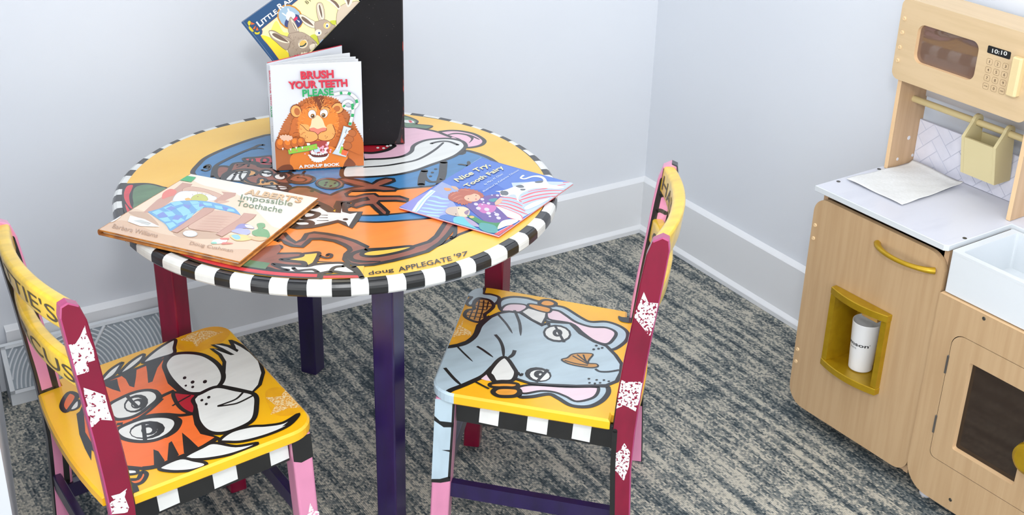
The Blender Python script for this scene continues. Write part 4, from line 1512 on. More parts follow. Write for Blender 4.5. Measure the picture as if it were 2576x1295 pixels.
    for k, tp in enumerate(tips):
        g = MB()
        d = V((tp.x - S.x, tp.y - S.y, 0))
        L_ = d.length
        d.normalize()
        s = V((-d.y, d.x, 0))
        hh = 0.0014 if k == 0 else 0.0009
        off = 0.0045 - 0.0012 * k
        o = S + V((0, off, 0))
        zt_ = z1 if k == 0 else z1 - 0.003
        bow = 0.0 if k == 0 else 0.004 * (k % 3)
        N = 8
        ol = []
        for i in range(N + 1):
            x = L_ * i / N
            ol.append((x, hh + bow * sin(pi * i / N)))
        ol2 = [(x, y - 2 * hh) for x, y in ol[::-1]]
        g.prism(ol + ol2, lambda x, y, z: o + d * x + s * y + V((0, 0, z)), z0 + (0 if k == 0 else .002), zt_, M_cov if k == 0 else M_page, 0.0)
        if k == 0:
            g.box((0, -hh, 0), (L_, hh, .0006), ink('title_red', (206, 52, 74)), M=lambda q: o + d * q[0] + s * q[1] + V((0, 0, z1 + q[2])))
        g.build('back_cover' if k == 0 else 'page', t)
build_popup()

# ------------------------------------------------------------------ black magazine file with a paperback in it
M_file = noise_mat('black_file_board', (13, 12, 14), (21, 19, 22), nscale=9, rough=0.45, spec=0.22)
M_scuff = noise_mat('red_scuffed_edge', (26, 22, 24), (214, 62, 40), scale=(60, 60, 25), nscale=1.0, lo=0.50, hi=0.68, rough=0.5, detail=5)
M_dust = mat('dust_speck', (120, 112, 110), rough=0.9)

FP = onz((1018, 364.3), TZ)
FD = V((-0.919, 0.394, 0)).normalized()
FN = V((-FD.y, FD.x, 0))
if FN.y < 0:
    FN = -FN
def build_file():
    H, L_, D, th = 0.300, 0.245, 0.095, 0.0035
    base = V((FP.x, FP.y, ZT))
    c = base + FD * (L_ / 2) + FN * (D / 2)
    t = thing('magazine_file', 'black cardboard magazine file with scuffed red edges standing at the back of the table', 'magazine file', (c.x, c.y, ZT))
    def T(s, z, d):
        return base + FD * s + FN * d + V((0, 0, z))
    diag = lambda s: 0.8267 - 1.02 * (s - 0.0724) - ZT
    s1 = 0.0724 - (ZT + H - 0.8267) / 1.02
    side = [(0, 0), (L_, 0), (L_, diag(L_)), (s1, H), (0, H)]
    for d0 in (0.0, D - th):
        g = MB()
        g.prism(side, T, d0, d0 + th, M_file, 0.0006)
        if d0 == 0:
            rnd = random.Random(2)
            g.prism([(0.0, 0.001), (0.0026, 0.001), (0.0016, .12), (0.002, H - .01), (0, H - .01)], T, -0.0003, 0.0, M_scuff)
            g.add([T(0.0005, .003, -.00025), T(.020, .001, -.00025), T(.012, .012, -.00025), T(.006, .040, -.00025), T(.0005, .075, -.00025)], [(0, 1, 2, 3, 4)], M_scuff)
            for k in range(70):
                s, z, r = rnd.uniform(.005, .16), rnd.uniform(.02, H - .03), rnd.uniform(.0002, .0005)
                if z < diag(s) - .004:
                    g.add([T(s - r, z, -.0002), T(s, z - r, -.0002), T(s + r, z, -.0002), T(s, z + r, -.0002)], [(0, 1, 2, 3)], M_dust)
        g.build('side_panel', t)
    for nm, s0, s1_, h in (('back_panel', 0.0, th, H), ('front_panel', L_ - th, L_, diag(L_))):
        g = MB()
        g.prism([(s0, th), (s1_, th), (s1_, D - th), (s0, D - th)], lambda s, d, z: T(s, z, d), 0.0, h, M_file if nm == 'front_panel' else M_scuff if False else M_file, 0.0006)
        g.build(nm, t)
    g = MB()
    g.prism([(th, th), (L_ - th, th), (L_ - th, D - th), (th, D - th)], lambda s, d, z: T(s, z, d), 0.0, .003, M_file)
    g.build('bottom_panel', t)
    return T
FT = build_file()

def build_rabbit_book():
    th = 0.005
    d0 = 0.0042
    O = V((FP.x, FP.y, 0)) + FN * d0
    def on(px):
        P = hit(px, O, FN) - O
        return V((P.dot(FD), P.z))
    c = on((607, 57))
    e1 = (on((690, 160)) - c).normalized()          # down the spine
    e2 = (on((678, 0)) - c)
    e2 = (e2 - e1 * e2.dot(e1)).normalized()        # along the top edge
    Hh, Ww = 0.212, 0.190
    W3 = lambda a, h, d: O + FD * (c + e1 * h + e2 * a)[0] + V((0, 0, (c + e1 * h + e2 * a)[1])) + FN * d
    ctr = W3(Ww / 2, Hh / 2, 0)
    low = W3(0, Hh, 0)
    t = thing('paperback_book', 'blue and yellow paperback with rabbits on the cover leaning out of the black file', 'book', (ctr.x, ctr.y, low.z))
    BLc, YL, YW = ink('rabbit_blue', (38, 80, 124)), ink('rabbit_yellow', (246, 224, 60)), ink('rabbit_pale', (248, 238, 176))
    g = MB()
    g.prism([(0, 0), (Ww, 0), (Ww, Hh), (0, Hh)], lambda a, h, d: W3(a, h, d), 0, .0005, BLc)
    ex = (W3(1, 0, 0) - W3(0, 0, 0)).normalized()
    p = Paint(g, W3(0, 0, 0), -FN, ex=ex, tr=xf(600, 0, 8.05))
    ydir = 1 if p.ey.dot(W3(0, 1, 0) - W3(0, 0, 0)) > 0 else -1
    rc = [(0, 0), (Ww, 0), (Ww, Hh * ydir), (0, Hh * ydir)]
    p.clip = rc if ydir > 0 else rc[::-1]
    p.poly("1230,-20 470,590 486,625 480,680 445,718 660,985 900,1310 1600,1900 3600,900 3600,-1000 1800,-480", YW, smooth=False)
    p.poly("455,730 640,760 900,960 1050,1120 1200,1300 1150,1600 900,1310 660,985", YL)
    p.poly("760,420 900,640 1000,660 1030,760 800,760 640,700", ink('rabbit_mid', (246, 232, 110)))
    p.poly("1560,700 1640,860 1560,900 1450,740", ink('rabbit_lime', (206, 210, 70)))
    p.poly("1860,420 2000,420 1960,500 1880,500", ink('rabbit_lime', (206, 210, 70)))
    p.line("1230,-20 470,590 486,625 480,680 445,718 660,985 900,1310", ink('thin_red', (206, 90, 80)), 0.0005, smooth=False)
    p.line("100,440 380,790 540,1000 760,1290", ink('crease', (150, 170, 190)), 0.0004, smooth=False)
    G1, G2, G3, CRm = ink('rabbit_fur', (182, 162, 142)), ink('rabbit_dark', (120, 98, 84)), ink('rabbit_light', (214, 196, 172)), ink('rabbit_cream', (246, 232, 206))
    W_ = ink('white', (240, 240, 238))
    # oval portrait
    p.dot((1045, 350), 292, ink('gilt', (206, 140, 46)), 236, 42)
    p.dot((1045, 350), 262, ink('portrait_blue', (160, 186, 206)), 206, 42)
    p.poly("960,400 1100,300 1200,300 1260,380 1290,460 1200,560 1060,560 940,530", ink('jacket', (60, 70, 120)))
    p.poly("960,330 990,240 1060,230 1130,270 1150,330 1090,400 1000,420", W_)
    p.poly("880,270 900,260 970,310 960,330", W_)
    p.poly("990,180 1010,170 1040,240 1010,250", W_)
    p.poly("1110,380 1180,330 1200,370 1140,430", ink('bow', (222, 40, 90)), smooth=False)
    p.poly("1170,390 1240,430 1230,460", W_, smooth=False)
    # sleeping rabbit
    p.outlined("1000,560 1010,450 1050,345 1090,370 1150,460 1220,620 1200,660 1040,690", G1, G2, 0.0006)
    p.poly("1062,380 1100,420 1160,510 1215,625 1150,600 1090,480", CRm)
    p.poly("1085,440 1130,500 1200,640 1140,560", G2)
    p.outlined("1010,700 1120,660 1280,650 1420,720 1520,800 1590,880 1560,950 1480,1000 1400,1080 1330,1190 1250,1300 1080,1300 1020,1080 990,960 1000,820", G1, G2, 0.0006)
    p.outlined("615,640 660,612 740,630 860,700 980,740 1060,790 1040,900 980,1010 880,960 760,850 660,760", G1, G2, 0.0007)
    p.poly("625,650 680,635 780,680 920,770 1030,850 960,870 820,830 700,760", CRm)
    p.poly("680,690 740,670 860,730 1010,850 880,820 740,750", G2)
    p.dot((1305, 885), 100, CRm, 92, -30)
    p.dot((1310, 880), 76, ink('lid', (238, 196, 104)), 66, -30)
    p.line("1240,935 1290,935 1340,910 1368,870", ink('lash', (40, 70, 80)), 0.0022)
    p.line("1220,870 1260,820 1340,790", G2, 0.0007)
    p.poly("1440,920 1540,880 1590,900 1540,960 1460,1010", CRm)
    p.line("1490,850 1530,870 1560,910 1545,940", G2, 0.0008)
    p.poly("1270,1060 1360,1040 1420,1080 1360,1150 1280,1140", CRm)
    p.line("1280,1060 1330,1040 1400,1060 1440,1050", G2, 0.0006)
    p.dots("1150,1140 1180,1160 1205,1130", 30, ink('bow', (222, 40, 90)))
    rnd = random.Random(4)
    for k in range(90):
        x, y = rnd.uniform(1030, 1450), rnd.uniform(690, 1160)
        if (x - 1305) ** 2 + (y - 885) ** 2 > 120 ** 2:
            p.line([(x, y), (x + rnd.uniform(-30, 10), y + rnd.uniform(20, 50))], G2 if rnd.random() < .5 else G3, 0.00035, smooth=False)
    # rabbit looking on
    p.outlined("1575,130 1600,62 1650,45 1700,80 1735,200 1745,360 1700,420 1630,410 1590,280", G3, G2, 0.0006)
    p.poly("1600,120 1640,80 1690,140 1725,340 1690,390 1640,300", CRm)
    p.poly("1625,120 1650,100 1690,250 1692,360 1650,250", G2)
    p.outlined("1225,320 1260,285 1340,310 1450,380 1560,450 1540,560 1440,540 1320,460", CRm, G2, 0.0006)
    p.poly("1270,345 1310,335 1420,410 1520,520 1420,480 1310,410", G2)
    p.outlined("1540,460 1620,420 1740,390 1830,430 1900,490 1960,520 1850,640 1700,800 1640,860 1600,740 1560,640", G1, G2, 0.0006)
    p.dot((1615, 655), 70, CRm, 66, -20)
    p.dot((1790, 510), 72, ink('lid2', (240, 206, 120)), 66, -20)
    p.dot((1622, 660), 44, W_, 26, 10)
    p.dot((1632, 664), 22, ink('eye_blue', (60, 80, 130)), 22)
    p.dot((1795, 510), 30, W_, 50, 10)
    p.dot((1793, 522), 18, ink('eye_blue', (60, 80, 130)), 24)
    p.line("1745,690 1790,660 1800,640", G2, 0.0008)
    p.line("1760,470 1790,455 1810,470", G2, 0.0008)
    p.poly("1640,860 1700,790 1720,810 1660,880", ink('portrait_blue', (160, 186, 206)))
    # third rabbit
    p.outlined("1980,400 2000,240 2060,130 2160,70 2300,40 2420,20 2440,120 2300,240 2150,360 2040,480 1990,490", G3, G2, 0.0006)
    p.poly("1760,-20 1860,50 1980,150 2030,190 2060,110 1960,30 1860,-60", CRm)
    p.poly("1840,-20 1940,70 2020,160 2040,120 1960,20", G2)
    p.poly("2140,-40 2170,60 2220,140 2290,60 2310,-60", CRm)
    p.poly("2180,-40 2200,40 2222,100 2250,30 2260,-50", G2)
    # corner ornament
    OG, YG = ink('carrot', (234, 104, 40)), ink('leaf_yellow', (216, 200, 40))
    for s in ("250,440 335,478 255,500", "290,575 350,510 335,580 300,585", "350,610 375,535 408,610"):
        p.poly(s, OG, smooth=False)
    for s in ("185,450 215,415 245,430 240,490 215,515 195,490", "205,540 230,530 305,615 285,640 230,600", "330,640 380,655 430,635 420,680 380,692 335,680"):
        p.poly(s, YG)
    # lettering
    p.text("L", (432, 550), (505, 492), (350, 446), W_, 0.03)
    p.text("ITTLE", (503, 480), (806, 252), (445, 402), W_, 0.03)
    p.text("R", (846, 206), (930, 140), (772, 100), W_, 0.03)
    p.text("ABB", (938, 132), (1190, -62), (880, 56), W_, 0.03)
    p.text("BY", (1392, 84), (1490, 0), (1340, 30), ink('by_brown', (90, 80, 60)))
    g.build('front_cover', t)
    g = MB()
    g.prism([(0.0006, 0.0006), (Ww - .001, 0.0006), (Ww - .001, Hh - .0006), (0.0006, Hh - .0006)], lambda a, h, d: W3(a, h, d), .0005, th, M_page)
    g.build('pages', t)
    g = MB()
    g.prism([(0, 0), (Ww, 0), (Ww, Hh), (0, Hh)], lambda a, h, d: W3(a, h, d), th, th + .0005, BLc)
    g.build('back_cover', t)
build_rabbit_book()

# ------------------------------------------------------------------ hardback lying over the table's left rim
def build_albert():
    zt_ = TZ + 0.0122
    Q = [onz(q, zt_) for q in ((248, 577), (480, 437), (801, 498), (603, 658))]
    c = sum(Q, V((0, 0, 0))) / 4
    t = thing('hardback_book', 'cream hardback with a bed and blue quilt on its cover, overhanging the table edge', 'book', (c.x, c.y, ZT))
    CV = ink('hardback_tan', (212, 150, 84), 0.35)
    CVD = noise_mat('ink_hardback_edge', (214, 140, 58), (150, 92, 48), scale=(60, 60, 60), nscale=1.0, rough=0.4)
    CR_ = mat('ink_cover_cream', (248, 240, 226), rough=0.22, coat=0.6, coat_rough=0.08)
    def glossy(n, c_):  # cover inks paled partway, some of the glare's wash put into the colour
        return mat('ink_gloss_' + n, c_, rough=0.22, coat=0.6, coat_rough=0.08)
    R2 = [lerp2(Q, 0, 0), lerp2(Q, 1, 0), lerp2(Q, 1, 1), lerp2(Q, 0, 1)]
    bt = 0.0028
    g = MB()
    g.prism(R2, lambda x, y, z: V((x, y, z)), zt_ - bt, zt_, CVD, 0.0006, cap_m=CR_)
    p = Paint(g, (c.x, c.y, zt_), V((0, 0, 1)), h0=0.00012, tr=xf(240, 430, 4.519))
    ins = inset(R2, 0.0008)
    p.clip = [(V((x, y, zt_)) - p.O).to_2d()[:] for x, y in ins]
    p.clip = [((V((x, y, zt_)) - p.O).dot(p.ex), (V((x, y, zt_)) - p.O).dot(p.ey)) for x, y in ins]
    T1, T2, T3 = glossy('peach', (246, 222, 196)), glossy('tan', (232, 204, 176)), glossy('tan2', (222, 186, 156))
    BW, BW2, BW3 = glossy('bed_brown', (206, 160, 142)), glossy('bed_line', (176, 126, 112)), glossy('bed_light', (220, 180, 158))
    Bq, Bl, Bm = glossy('quilt_blue', (112, 170, 218)), glossy('quilt_light', (150, 212, 236)), glossy('quilt_mid', (128, 150, 216))
    W_ = glossy('white', (246, 246, 244))
    p.poly("40,650 900,110 1250,170 1600,260 1800,420 2000,620 2100,700 1600,1060 800,860", T1)
    p.poly("20,660 380,440 620,480 800,560 1000,640 1500,720 1900,760 2020,770 1620,1050 800,850", T2)
    p.poly("20,670 300,560 700,700 1000,760 1400,880 1780,900 1620,1050 800,850", T3)
    p.poly("560,470 430,460 380,480 560,560 720,620 640,520", glossy('shade_brown', (206, 172, 146)))
    p.poly("880,700 1000,660 1300,690 1450,740 1380,770 1100,770 950,750", glossy('shade_brown', (206, 172, 146)))
    # headboard
    p.poly("920,190 990,132 1105,150 1080,178 760,420 600,480 545,470 700,330", BW, smooth=False)
    p.outlined("1000,200 1090,178 1250,205 1400,255 1440,285 1400,320 1280,250 1100,225 1000,240", BW3, BW2, 0.0008)
    p.poly("1430,235 1600,250 1590,285 1400,370 1345,345 1460,262", BW, smooth=False)
    p.poly("1400,340 1520,340 1490,360 1400,372", BW3)
    p.poly("770,250 850,205 920,225 905,270 820,300 760,320", glossy('red_toy', (234, 130, 118)))
    # pillow, sleeper, quilt
    p.outlined("880,330 920,265 990,232 1120,235 1250,262 1375,300 1340,335 1200,345 1000,345 900,345", W_, glossy('pillow_line', (190, 206, 226)), 0.0007)
    p.outlined("1090,310 1130,275 1200,262 1262,290 1275,335 1190,348 1100,342", glossy('turtle', (204, 204, 110)), glossy('turtle_line', (150, 156, 80)), 0.0006)
    p.poly("1015,320 1060,305 1090,330 1050,345", glossy('hand_orange', (240, 190, 110)))
    p.dot((1165, 292), 6, BW2)
    for s in ("1100,262 1110,280", "1160,245 1160,262", "1215,250 1210,265", "1260,262 1245,280"):
        p.line(s, BW2, 0.0006, smooth=False)
    quilt = "600,470 640,455 750,420 880,355 1080,335 1250,345 1420,375 1560,415 1610,450 1648,505 1560,475 1420,445 1240,418 1110,500 1040,580 940,640 850,682 800,610 700,540"
    p.poly(quilt, Bq)
    for k, s in enumerate(("640,470 720,440 790,470 700,505", "770,420 860,390 920,420 850,460", "850,360 960,345 1000,375 900,400", "920,430 1010,395 1060,440 960,470", "1070,345 1160,345 1190,370 1100,385", "780,465 870,460 920,505 820,525", "960,460 1060,435 1090,480 1000,515", "1100,390 1190,375 1240,400 1150,440", "1220,360 1320,370 1330,400 1240,395",
                          "720,540 820,525 860,570 790,580", "870,560 960,525 1020,565 930,600", "1050,495 1120,480 1090,530 1020,560", "800,600 880,580 920,620 850,660", "1350,390 1440,405 1450,440 1370,430", "1480,420 1570,440 1590,465 1500,460", "1180,410 1240,402 1200,440 1140,470")):
        p.poly(s, Bl, smooth=False)
    for s in ("700,500 770,465 830,520 740,535", "860,400 920,420 860,455 800,430", "1000,380 1090,390 1060,435 1000,400", "910,500 1000,510 940,560 870,550", "960,590 1040,560 1000,610 930,630", "1180,372 1260,395 1180,410", "1440,405 1520,425 1480,455"):
        p.poly(s, Bm, smooth=False)
    for k in range(15):
        x, y = 610 + 250 * k / 14, 475 + 205 * k / 14
        p.line([(x, y), (x + 22, y - 2)], Bl, 0.0009, smooth=False)
    # footboard
    p.outlined("1335,455 1500,470 1600,490 1660,520 1640,570 1480,690 1300,690 1060,650 1140,560 1240,500", BW3, BW2, 0.0007)
    for k in range(6):
        y = 500 + 30 * k
        p.line([(1260 - 26 * k, y + 10), (1400 - 12 * k, y + 16), (1560 - 20 * k, y + 30)], BW, 0.0016, (.3, .3))
        p.line([(1270 - 28 * k, y + 22), (1420 - 12 * k, y + 28), (1500 - 20 * k, y + 38)], BW2, 0.0005, (.3, .3))
    p.outlined("1240,420 1355,430 1330,465 1100,600 930,705 860,690 1000,600 1150,490", BW, BW2, 0.0007, smooth=False)
    p.outlined("1690,482 1830,500 1790,545 1600,660 1440,750 1370,722 1490,640 1640,545", BW, BW2, 0.0007, smooth=False)
    # things on the floor of the picture
    p.poly("395,512 560,552 735,640 510,632 370,580", W_, smooth=False)
    p.poly("430,570 520,560 640,600 600,625", glossy('paper_grey', (206, 208, 204)), smooth=False)
    p.line("520,600 580,590 620,600", BW2, 0.0006)
    p.dot((1078, 718), 84, glossy('ball_grey', (206, 206, 204)), 38, 3)
    p.dot((1074, 714), 76, W_, 32, 3)
    p.line("1020,706 1070,700 1120,690", glossy('ball_grey', (206, 206, 204)), 0.0012)
    p.poly("1835,610 1880,595 1925,605 1930,640 1900,655 1960,680 1985,740 1950,772 1800,735 1785,690 1850,660", glossy('green_toy', (124, 172, 120)))
    p.poly("1600,640 1660,605 1760,620 1805,660 1700,655 1600,670", glossy('purple_cap', (150, 146, 200)))
    p.poly("1700,620 1760,622 1800,655 1730,650", W_)
    p.poly("1545,690 1620,660 1740,670 1760,710 1700,735 1600,710", glossy('lilac', (186, 186, 222)))
    p.poly("1530,735 1640,725 1770,745 1790,775 1680,800 1580,790", glossy('toy_yellow', (240, 214, 140)))
    p.poly("1545,740 1620,730 1650,770 1600,785", glossy('toy_blue', (150, 206, 226)))
    p.poly("1730,750 1900,755 1960,772 1890,800 1800,790", glossy('toy_orange', (246, 196, 150)))
    p.poly("1330,800 1400,780 1500,790 1460,825 1350,832", W_)
    p.poly("1420,770 1520,768 1490,790 1430,786", glossy('red_toy', (234, 130, 118)))
    p.poly("1460,815 1570,828 1440,838", glossy('red_toy', (234, 130, 118)))
    p.poly("1320,815 1370,812 1380,832 1325,832", glossy('toy_teal', (150, 210, 190)))
    p.poly("1020,56 1145,76 1088,130 935,106", glossy('green_label', (46, 176, 108)), smooth=False)
    p.poly("232,510 292,518 205,582 162,576", W_)
    # lettering
    TG, TN = glossy('title_green', (104, 132, 96)), glossy('title_tan', (226, 190, 146))
    TNd = glossy('title_tan_dark', (196, 160, 122))
    p.text("ALBERT'S", (1692, 270), (2330, 372), (1738, 208), TNd, 0.03)
    p.text("ALBERT'S", (1690, 266), (2328, 368), (1736, 206), TN, 0.02)
    p.text("Impossible", (1640, 345), (2232, 424), (1664, 272), TG, 0.0, 0.0)
    p.text("Toothache", (1598, 398), (2118, 482), (1622, 338), TG, 0.0)
    FT_ = glossy('faint_brown', (178, 144, 118))
    p.text("Barbara Williams", (190, 650), (700, 762), (214, 606), FT_, 0.0)
    p.text("Doug Cushman", (1062, 850), (1552, 938), (1086, 806), FT_, 0.0)
    g.build('front_cover', t)
    g = MB()
    g.prism(R2, lambda x, y, z: V((x, y, z)), ZT, ZT + bt, CVD, 0.0006)
    g.build('back_cover', t)
    g = MB()
    R3 = [lerp2(Q, .015, .022), lerp2(Q, .975, .022), lerp2(Q, .975, .978), lerp2(Q, .015, .978)]
    M_pg = noise_mat('page_edges', (236, 228, 214), (206, 192, 172), scale=(1, 1, 900), nscale=1.0, rough=0.8)
    g.prism(R3, lambda x, y, z: V((x, y, z)), ZT + bt, zt_ - bt, M_pg)
    g.build('pages', t)
    # rounded spine along the left side
    g = MB()
    A, B = V((*lerp2(Q, 0, 0), 0)), V((*lerp2(Q, 0, 1), 0))
    d = (B - A).normalized()
    o_ = V((-d.y, d.x, 0))
    h = (zt_ - ZT) / 2
    ol = [(-.0026 * sin(pi * k / 8), ZT + h - h * cos(pi * k / 8)) for k in range(9)]
    ol += [(.0014 + x * .4, ZT + h + (z - ZT - h) * .74) for x, z in ol[::-1]]
    if o_.dot(V((-1.44, -.57, 0)) - A) < 0:
        o_ = -o_
    g.prism(ol, lambda x, z, s: A + o_ * x + d * s + V((0, 0, z)), 0, (B - A).length, CVD)
    g.build('spine', t)
build_albert()

# ------------------------------------------------------------------ thin paperback near the right rim
def build_nice():
    zt_ = TZ + 0.0048
    Q = [onz(q, zt_) for q in ((1004, 521), (1211, 397), (1442, 461), (1255, 593.5))]
    c = sum(Q, V((0, 0, 0))) / 4
    t = thing('picture_paperback', 'blue paperback picture book with a red-haired girl and a white cat, near the right rim', 'book', (c.x, c.y, ZT))
    def gl(n, c_):
        return mat('ink_pb_' + n, c_, rough=0.24)
    B1 = gl('blue', (78, 112, 196))
    N = 12
    def lift(s, tt):
        return 0.0030 * max(0, tt - .6) ** 2 / .16 * max(0, 1 - s * 1.4) ** 2 + 0.0012 * max(0, s - .85) / .15
    g = MB()
    R2 = [lerp2(Q, 0, 0), lerp2(Q, 1, 0), lerp2(Q, 1, 1), lerp2(Q, 0, 1)]
    g.prism(R2, lambda x, y, z: V((x, y, z)), zt_ - .0006, zt_, M_page, cap_m=B1)
    p = Paint(g, (c.x, c.y, zt_), V((0, 0, 1)), h0=0.0001, tr=xf(1000, 390, 5.724))
    p.clip = [((V((x, y, zt_)) - p.O).dot(p.ex), (V((x, y, zt_)) - p.O).dot(p.ey)) for x, y in R2]
    LV, LB, WB, GRY_ = gl('lavender', (146, 146, 212)), gl('light_blue', (176, 212, 236)), gl('white_blue', (222, 234, 242)), gl('wall_lilac', (160, 172, 212))
    W_ = gl('white', (240, 242, 246))
    p.poly("1180,60 1210,45 1560,150 1900,235 2500,400 1700,520 1400,420 1250,500 900,470 640,390 800,260", gl('blue_mid', (96, 130, 206)))
    p.poly("640,385 900,500 860,560 760,640 480,505", GRY_, smooth=False)
    p.poly("20,735 480,500 520,520 250,770 210,810", LV, smooth=False)
    p.poly("500,505 780,640 860,760 800,900 640,940 300,840 230,800", gl('lavender_blue', (156, 168, 226)), smooth=False)
    p.poly("480,498 550,520 420,640 310,790 260,830 205,805 290,680", WB, smooth=False)
    p.line("520,520 400,620 320,720 255,820", LB, 0.0024)
    for s in ("470,590 560,600 640,630 760,640", "430,650 520,665 620,690 750,690", "395,700 520,725 640,740 720,740", "350,760 460,770 560,790 690,790", "320,800 430,820 520,830 660,830", "420,860 520,870 620,885"):
        p.line(s, LB, 0.0058, (.6, .3))
    p.poly("670,475 760,480 765,510 700,515", gl('orange', (236, 160, 100)))
    p.poly("770,450 840,455 880,495 830,500", gl('tan', (214, 176, 146)))
    # blanket and pillow stripes
    p.poly("1640,400 2100,380 2540,390 2520,430 2080,745 1800,900 1380,740 1460,620 1700,560", gl('stripe_pale', (196, 210, 232)), smooth=False)
    RDs, PKs = gl('stripe_red', (226, 120, 130)), gl('stripe_blue', (176, 200, 230))
    for s in ("1780,610 1950,545 2150,515 2400,510", "1770,650 1950,595 2150,560 2330,550", "1800,700 1980,640 2160,605 2290,590", "1830,745 2000,690 2200,620", "1880,530 2000,505 2160,480", "2380,400 2480,390", "2300,440 2420,425"):
        p.line(s, RDs, 0.0052, (.6, .5))
    for s in ("1740,590 1950,520 2200,495 2420,490", "1790,680 1960,620 2200,580", "1820,720 2000,665 2220,600"):
        p.line(s, PKs, 0.0030, (.6, .5))
    for s in ("1470,610 1600,615 1720,640 1790,680", "1440,650 1560,655 1700,690 1800,740", "1420,690 1560,700 1720,750 1840,810", "1400,725 1560,740 1720,800 1880,860"):
        p.line(s, RDs, 0.0042, (.5, .5))
    for s in ("1460,630 1580,635 1720,668 1800,715", "1430,670 1570,678 1720,722 1830,780"):
        p.line(s, PKs, 0.0030, (.5, .5))
    p.outlined("1380,745 1450,740 1600,790 1760,860 1800,920 1760,945 1600,900 1470,840", W_, RDs, 0.0022)
    p.outlined("1815,770 1850,730 2000,660 2200,620 2080,700 1950,760 1860,790", W_, PKs, 0.0020)
    # cat
    p.poly("1760,330 1800,290 1830,300 1790,325 1830,335 1950,300 2060,300 2130,340 2180,420 2300,440 2400,465 2300,490 2150,480 1980,480 1850,520 1780,560 1740,620 1750,670 1720,650 1700,580 1640,575 1560,600 1480,590 1470,540 1410,525 1480,515 1560,500 1700,450 1900,390 2080,380 2090,350 2040,325 1950,320 1850,350 1790,350", W_)
    p.dot((1550, 550), 50, gl('cat_grey', (110, 116, 122)), 34, 10)
    p.poly("1700,450 1780,430 1825,465 1760,475", gl('cat_grey', (110, 116, 122)))
    p.poly("1770,490 1840,490 1830,510 1780,512", gl('cat_grey', (110, 116, 122)))
    p.poly("1980,385 2090,370 2080,400 2000,405", gl('cat_grey', (110, 116, 122)))
    p.poly("1480,530 1520,515 1530,580 1490,570", gl('cat_grey', (110, 116, 122)))
    p.dot((1480, 575), 10, gl('cat_nose', (232, 150, 150)))
    # girl
    DR = gl('dress_purple', (112, 92, 158))
    p.poly("980,720 1100,670 1240,600 1420,565 1480,590 1400,680 1420,740 1520,830 1600,930 1500,990 1300,980 1180,900 1060,800", DR)
    p.poly("1180,700 1320,720 1420,740 1380,820 1240,840 1160,780", gl('dress_glow', (200, 120, 180)))
    for q, r in (((1220, 640), 28), ((1130, 710), 32), ((1310, 700), 26), ((1165, 770), 36), ((1285, 785), 38), ((1310, 840), 34), ((1430, 860), 36), ((1330, 885), 20), ((1455, 910), 34), ((1440, 585), 24), ((1240, 685), 16), ((1400, 830), 14), ((1360, 580), 14), ((1220, 715), 14)):
        p.dot(q, r, gl('dress_dot', (214, 206, 232)), r * .62, 10)
    p.poly("1310,650 1400,625 1440,640 1380,680", gl('teal_dark', (84, 150, 160)))
    p.poly("1400,690 1460,630 1510,640 1480,700 1420,720", gl('hand', (236, 184, 160)))
    HR, HR2 = gl('hair', (186, 104, 84)), gl('hair_light', (214, 140, 112))
    P = pts("735,590 780,545 870,530 900,495 1000,490 1120,510 1200,550 1240,600 1150,650 1020,700 950,720 860,690 800,670 745,640")
    p.poly(spiky(P, 14, 4, 6), HR, smooth=False)
    for s in ("760,600 820,560 900,540", "790,640 860,600 930,590", "840,680 900,640 960,640", "900,510 960,505 1040,520"):
        p.line(s, HR2, 0.0018, (.2, .2))
    p.poly("960,620 1000,580 1100,560 1170,580 1190,620 1150,665 1060,675 990,655", gl('face', (240, 186, 158)))
    p.poly("960,600 1000,545 1120,545 1060,575 1000,585", HR)
    p.dot((1130, 588), 7, K_)
    p.dot((1020, 632), 7, K_)
    p.dot((1130, 640), 14, gl('mouth', (206, 110, 110)), 9)
    # stuffed toy, blankets
    p.poly("690,810 740,760 860,745 960,750 1030,790 1040,840 1000,900 920,890 820,880 720,850", gl('toy_tan', (206, 186, 172)))
    p.poly("860,760 960,755 1030,790 1000,880 900,885", gl('toy_light', (228, 208, 178)))
    p.poly("960,830 1000,800 1030,800 1010,860 980,860", gl('toy_mouth', (150, 126, 150)))
    p.dots("880,775 840,855", 8, K_)
    p.poly("690,860 820,890 900,960 780,1010 660,960 600,900", gl('pillow_blue', (92, 130, 196)))
    p.poly("820,900 960,900 1060,1000 1200,1090 1390,1150 1200,1110 980,1040 820,985", gl('teal', (112, 194, 206)))
    p.poly("960,900 1100,960 1180,1040 1060,1010", gl('mauve', (176, 160, 190)))
    p.poly("1000,880 1100,885 1230,950 1400,980 1560,970 1480,1020 1450,1080 1300,1050 1180,1000", gl('green', (72, 142, 92)))
    p.poly("1200,980 1400,1020 1440,1120 1300,1120 1180,1060", gl('teal_deep', (92, 160, 160)))
    p.poly("1500,960 1640,930 1740,950 1640,1010 1560,1030 1440,1070", gl('cream', (236, 240, 226)))
    p.dot((1070, 898), 36, gl('ear_yellow', (232, 190, 110)), 16)
    p.poly("1378,1150 1640,1010 1700,1010 1440,1175", gl('label_red', (232, 92, 98)), smooth=False)
    p.line("1430,1118 1600,1030", W_, 0.0008, smooth=False)
    p.line("20,735 1205,42", WB, 0.0010, smooth=False)
    # lettering
    YT = gl('title_cream', (248, 238, 178))
    SH = gl('title_shade', (70, 86, 150))
    for dx, mm in ((8, SH), (0, YT)):
        p.text("Nice Try,", (892 + dx, 405 + dx), (1362 + dx, 166 + dx), (806 + dx, 352 + dx), mm, 0.02)
        p.text("Tooth Fairy", (1032 + dx, 480 + dx), (1560 + dx, 195 + dx), (942 + dx, 442 + dx), mm, 0.02)
    p.text("by Mary M. Olson", (1270, 446), (1530, 290), (1240, 420), WB)
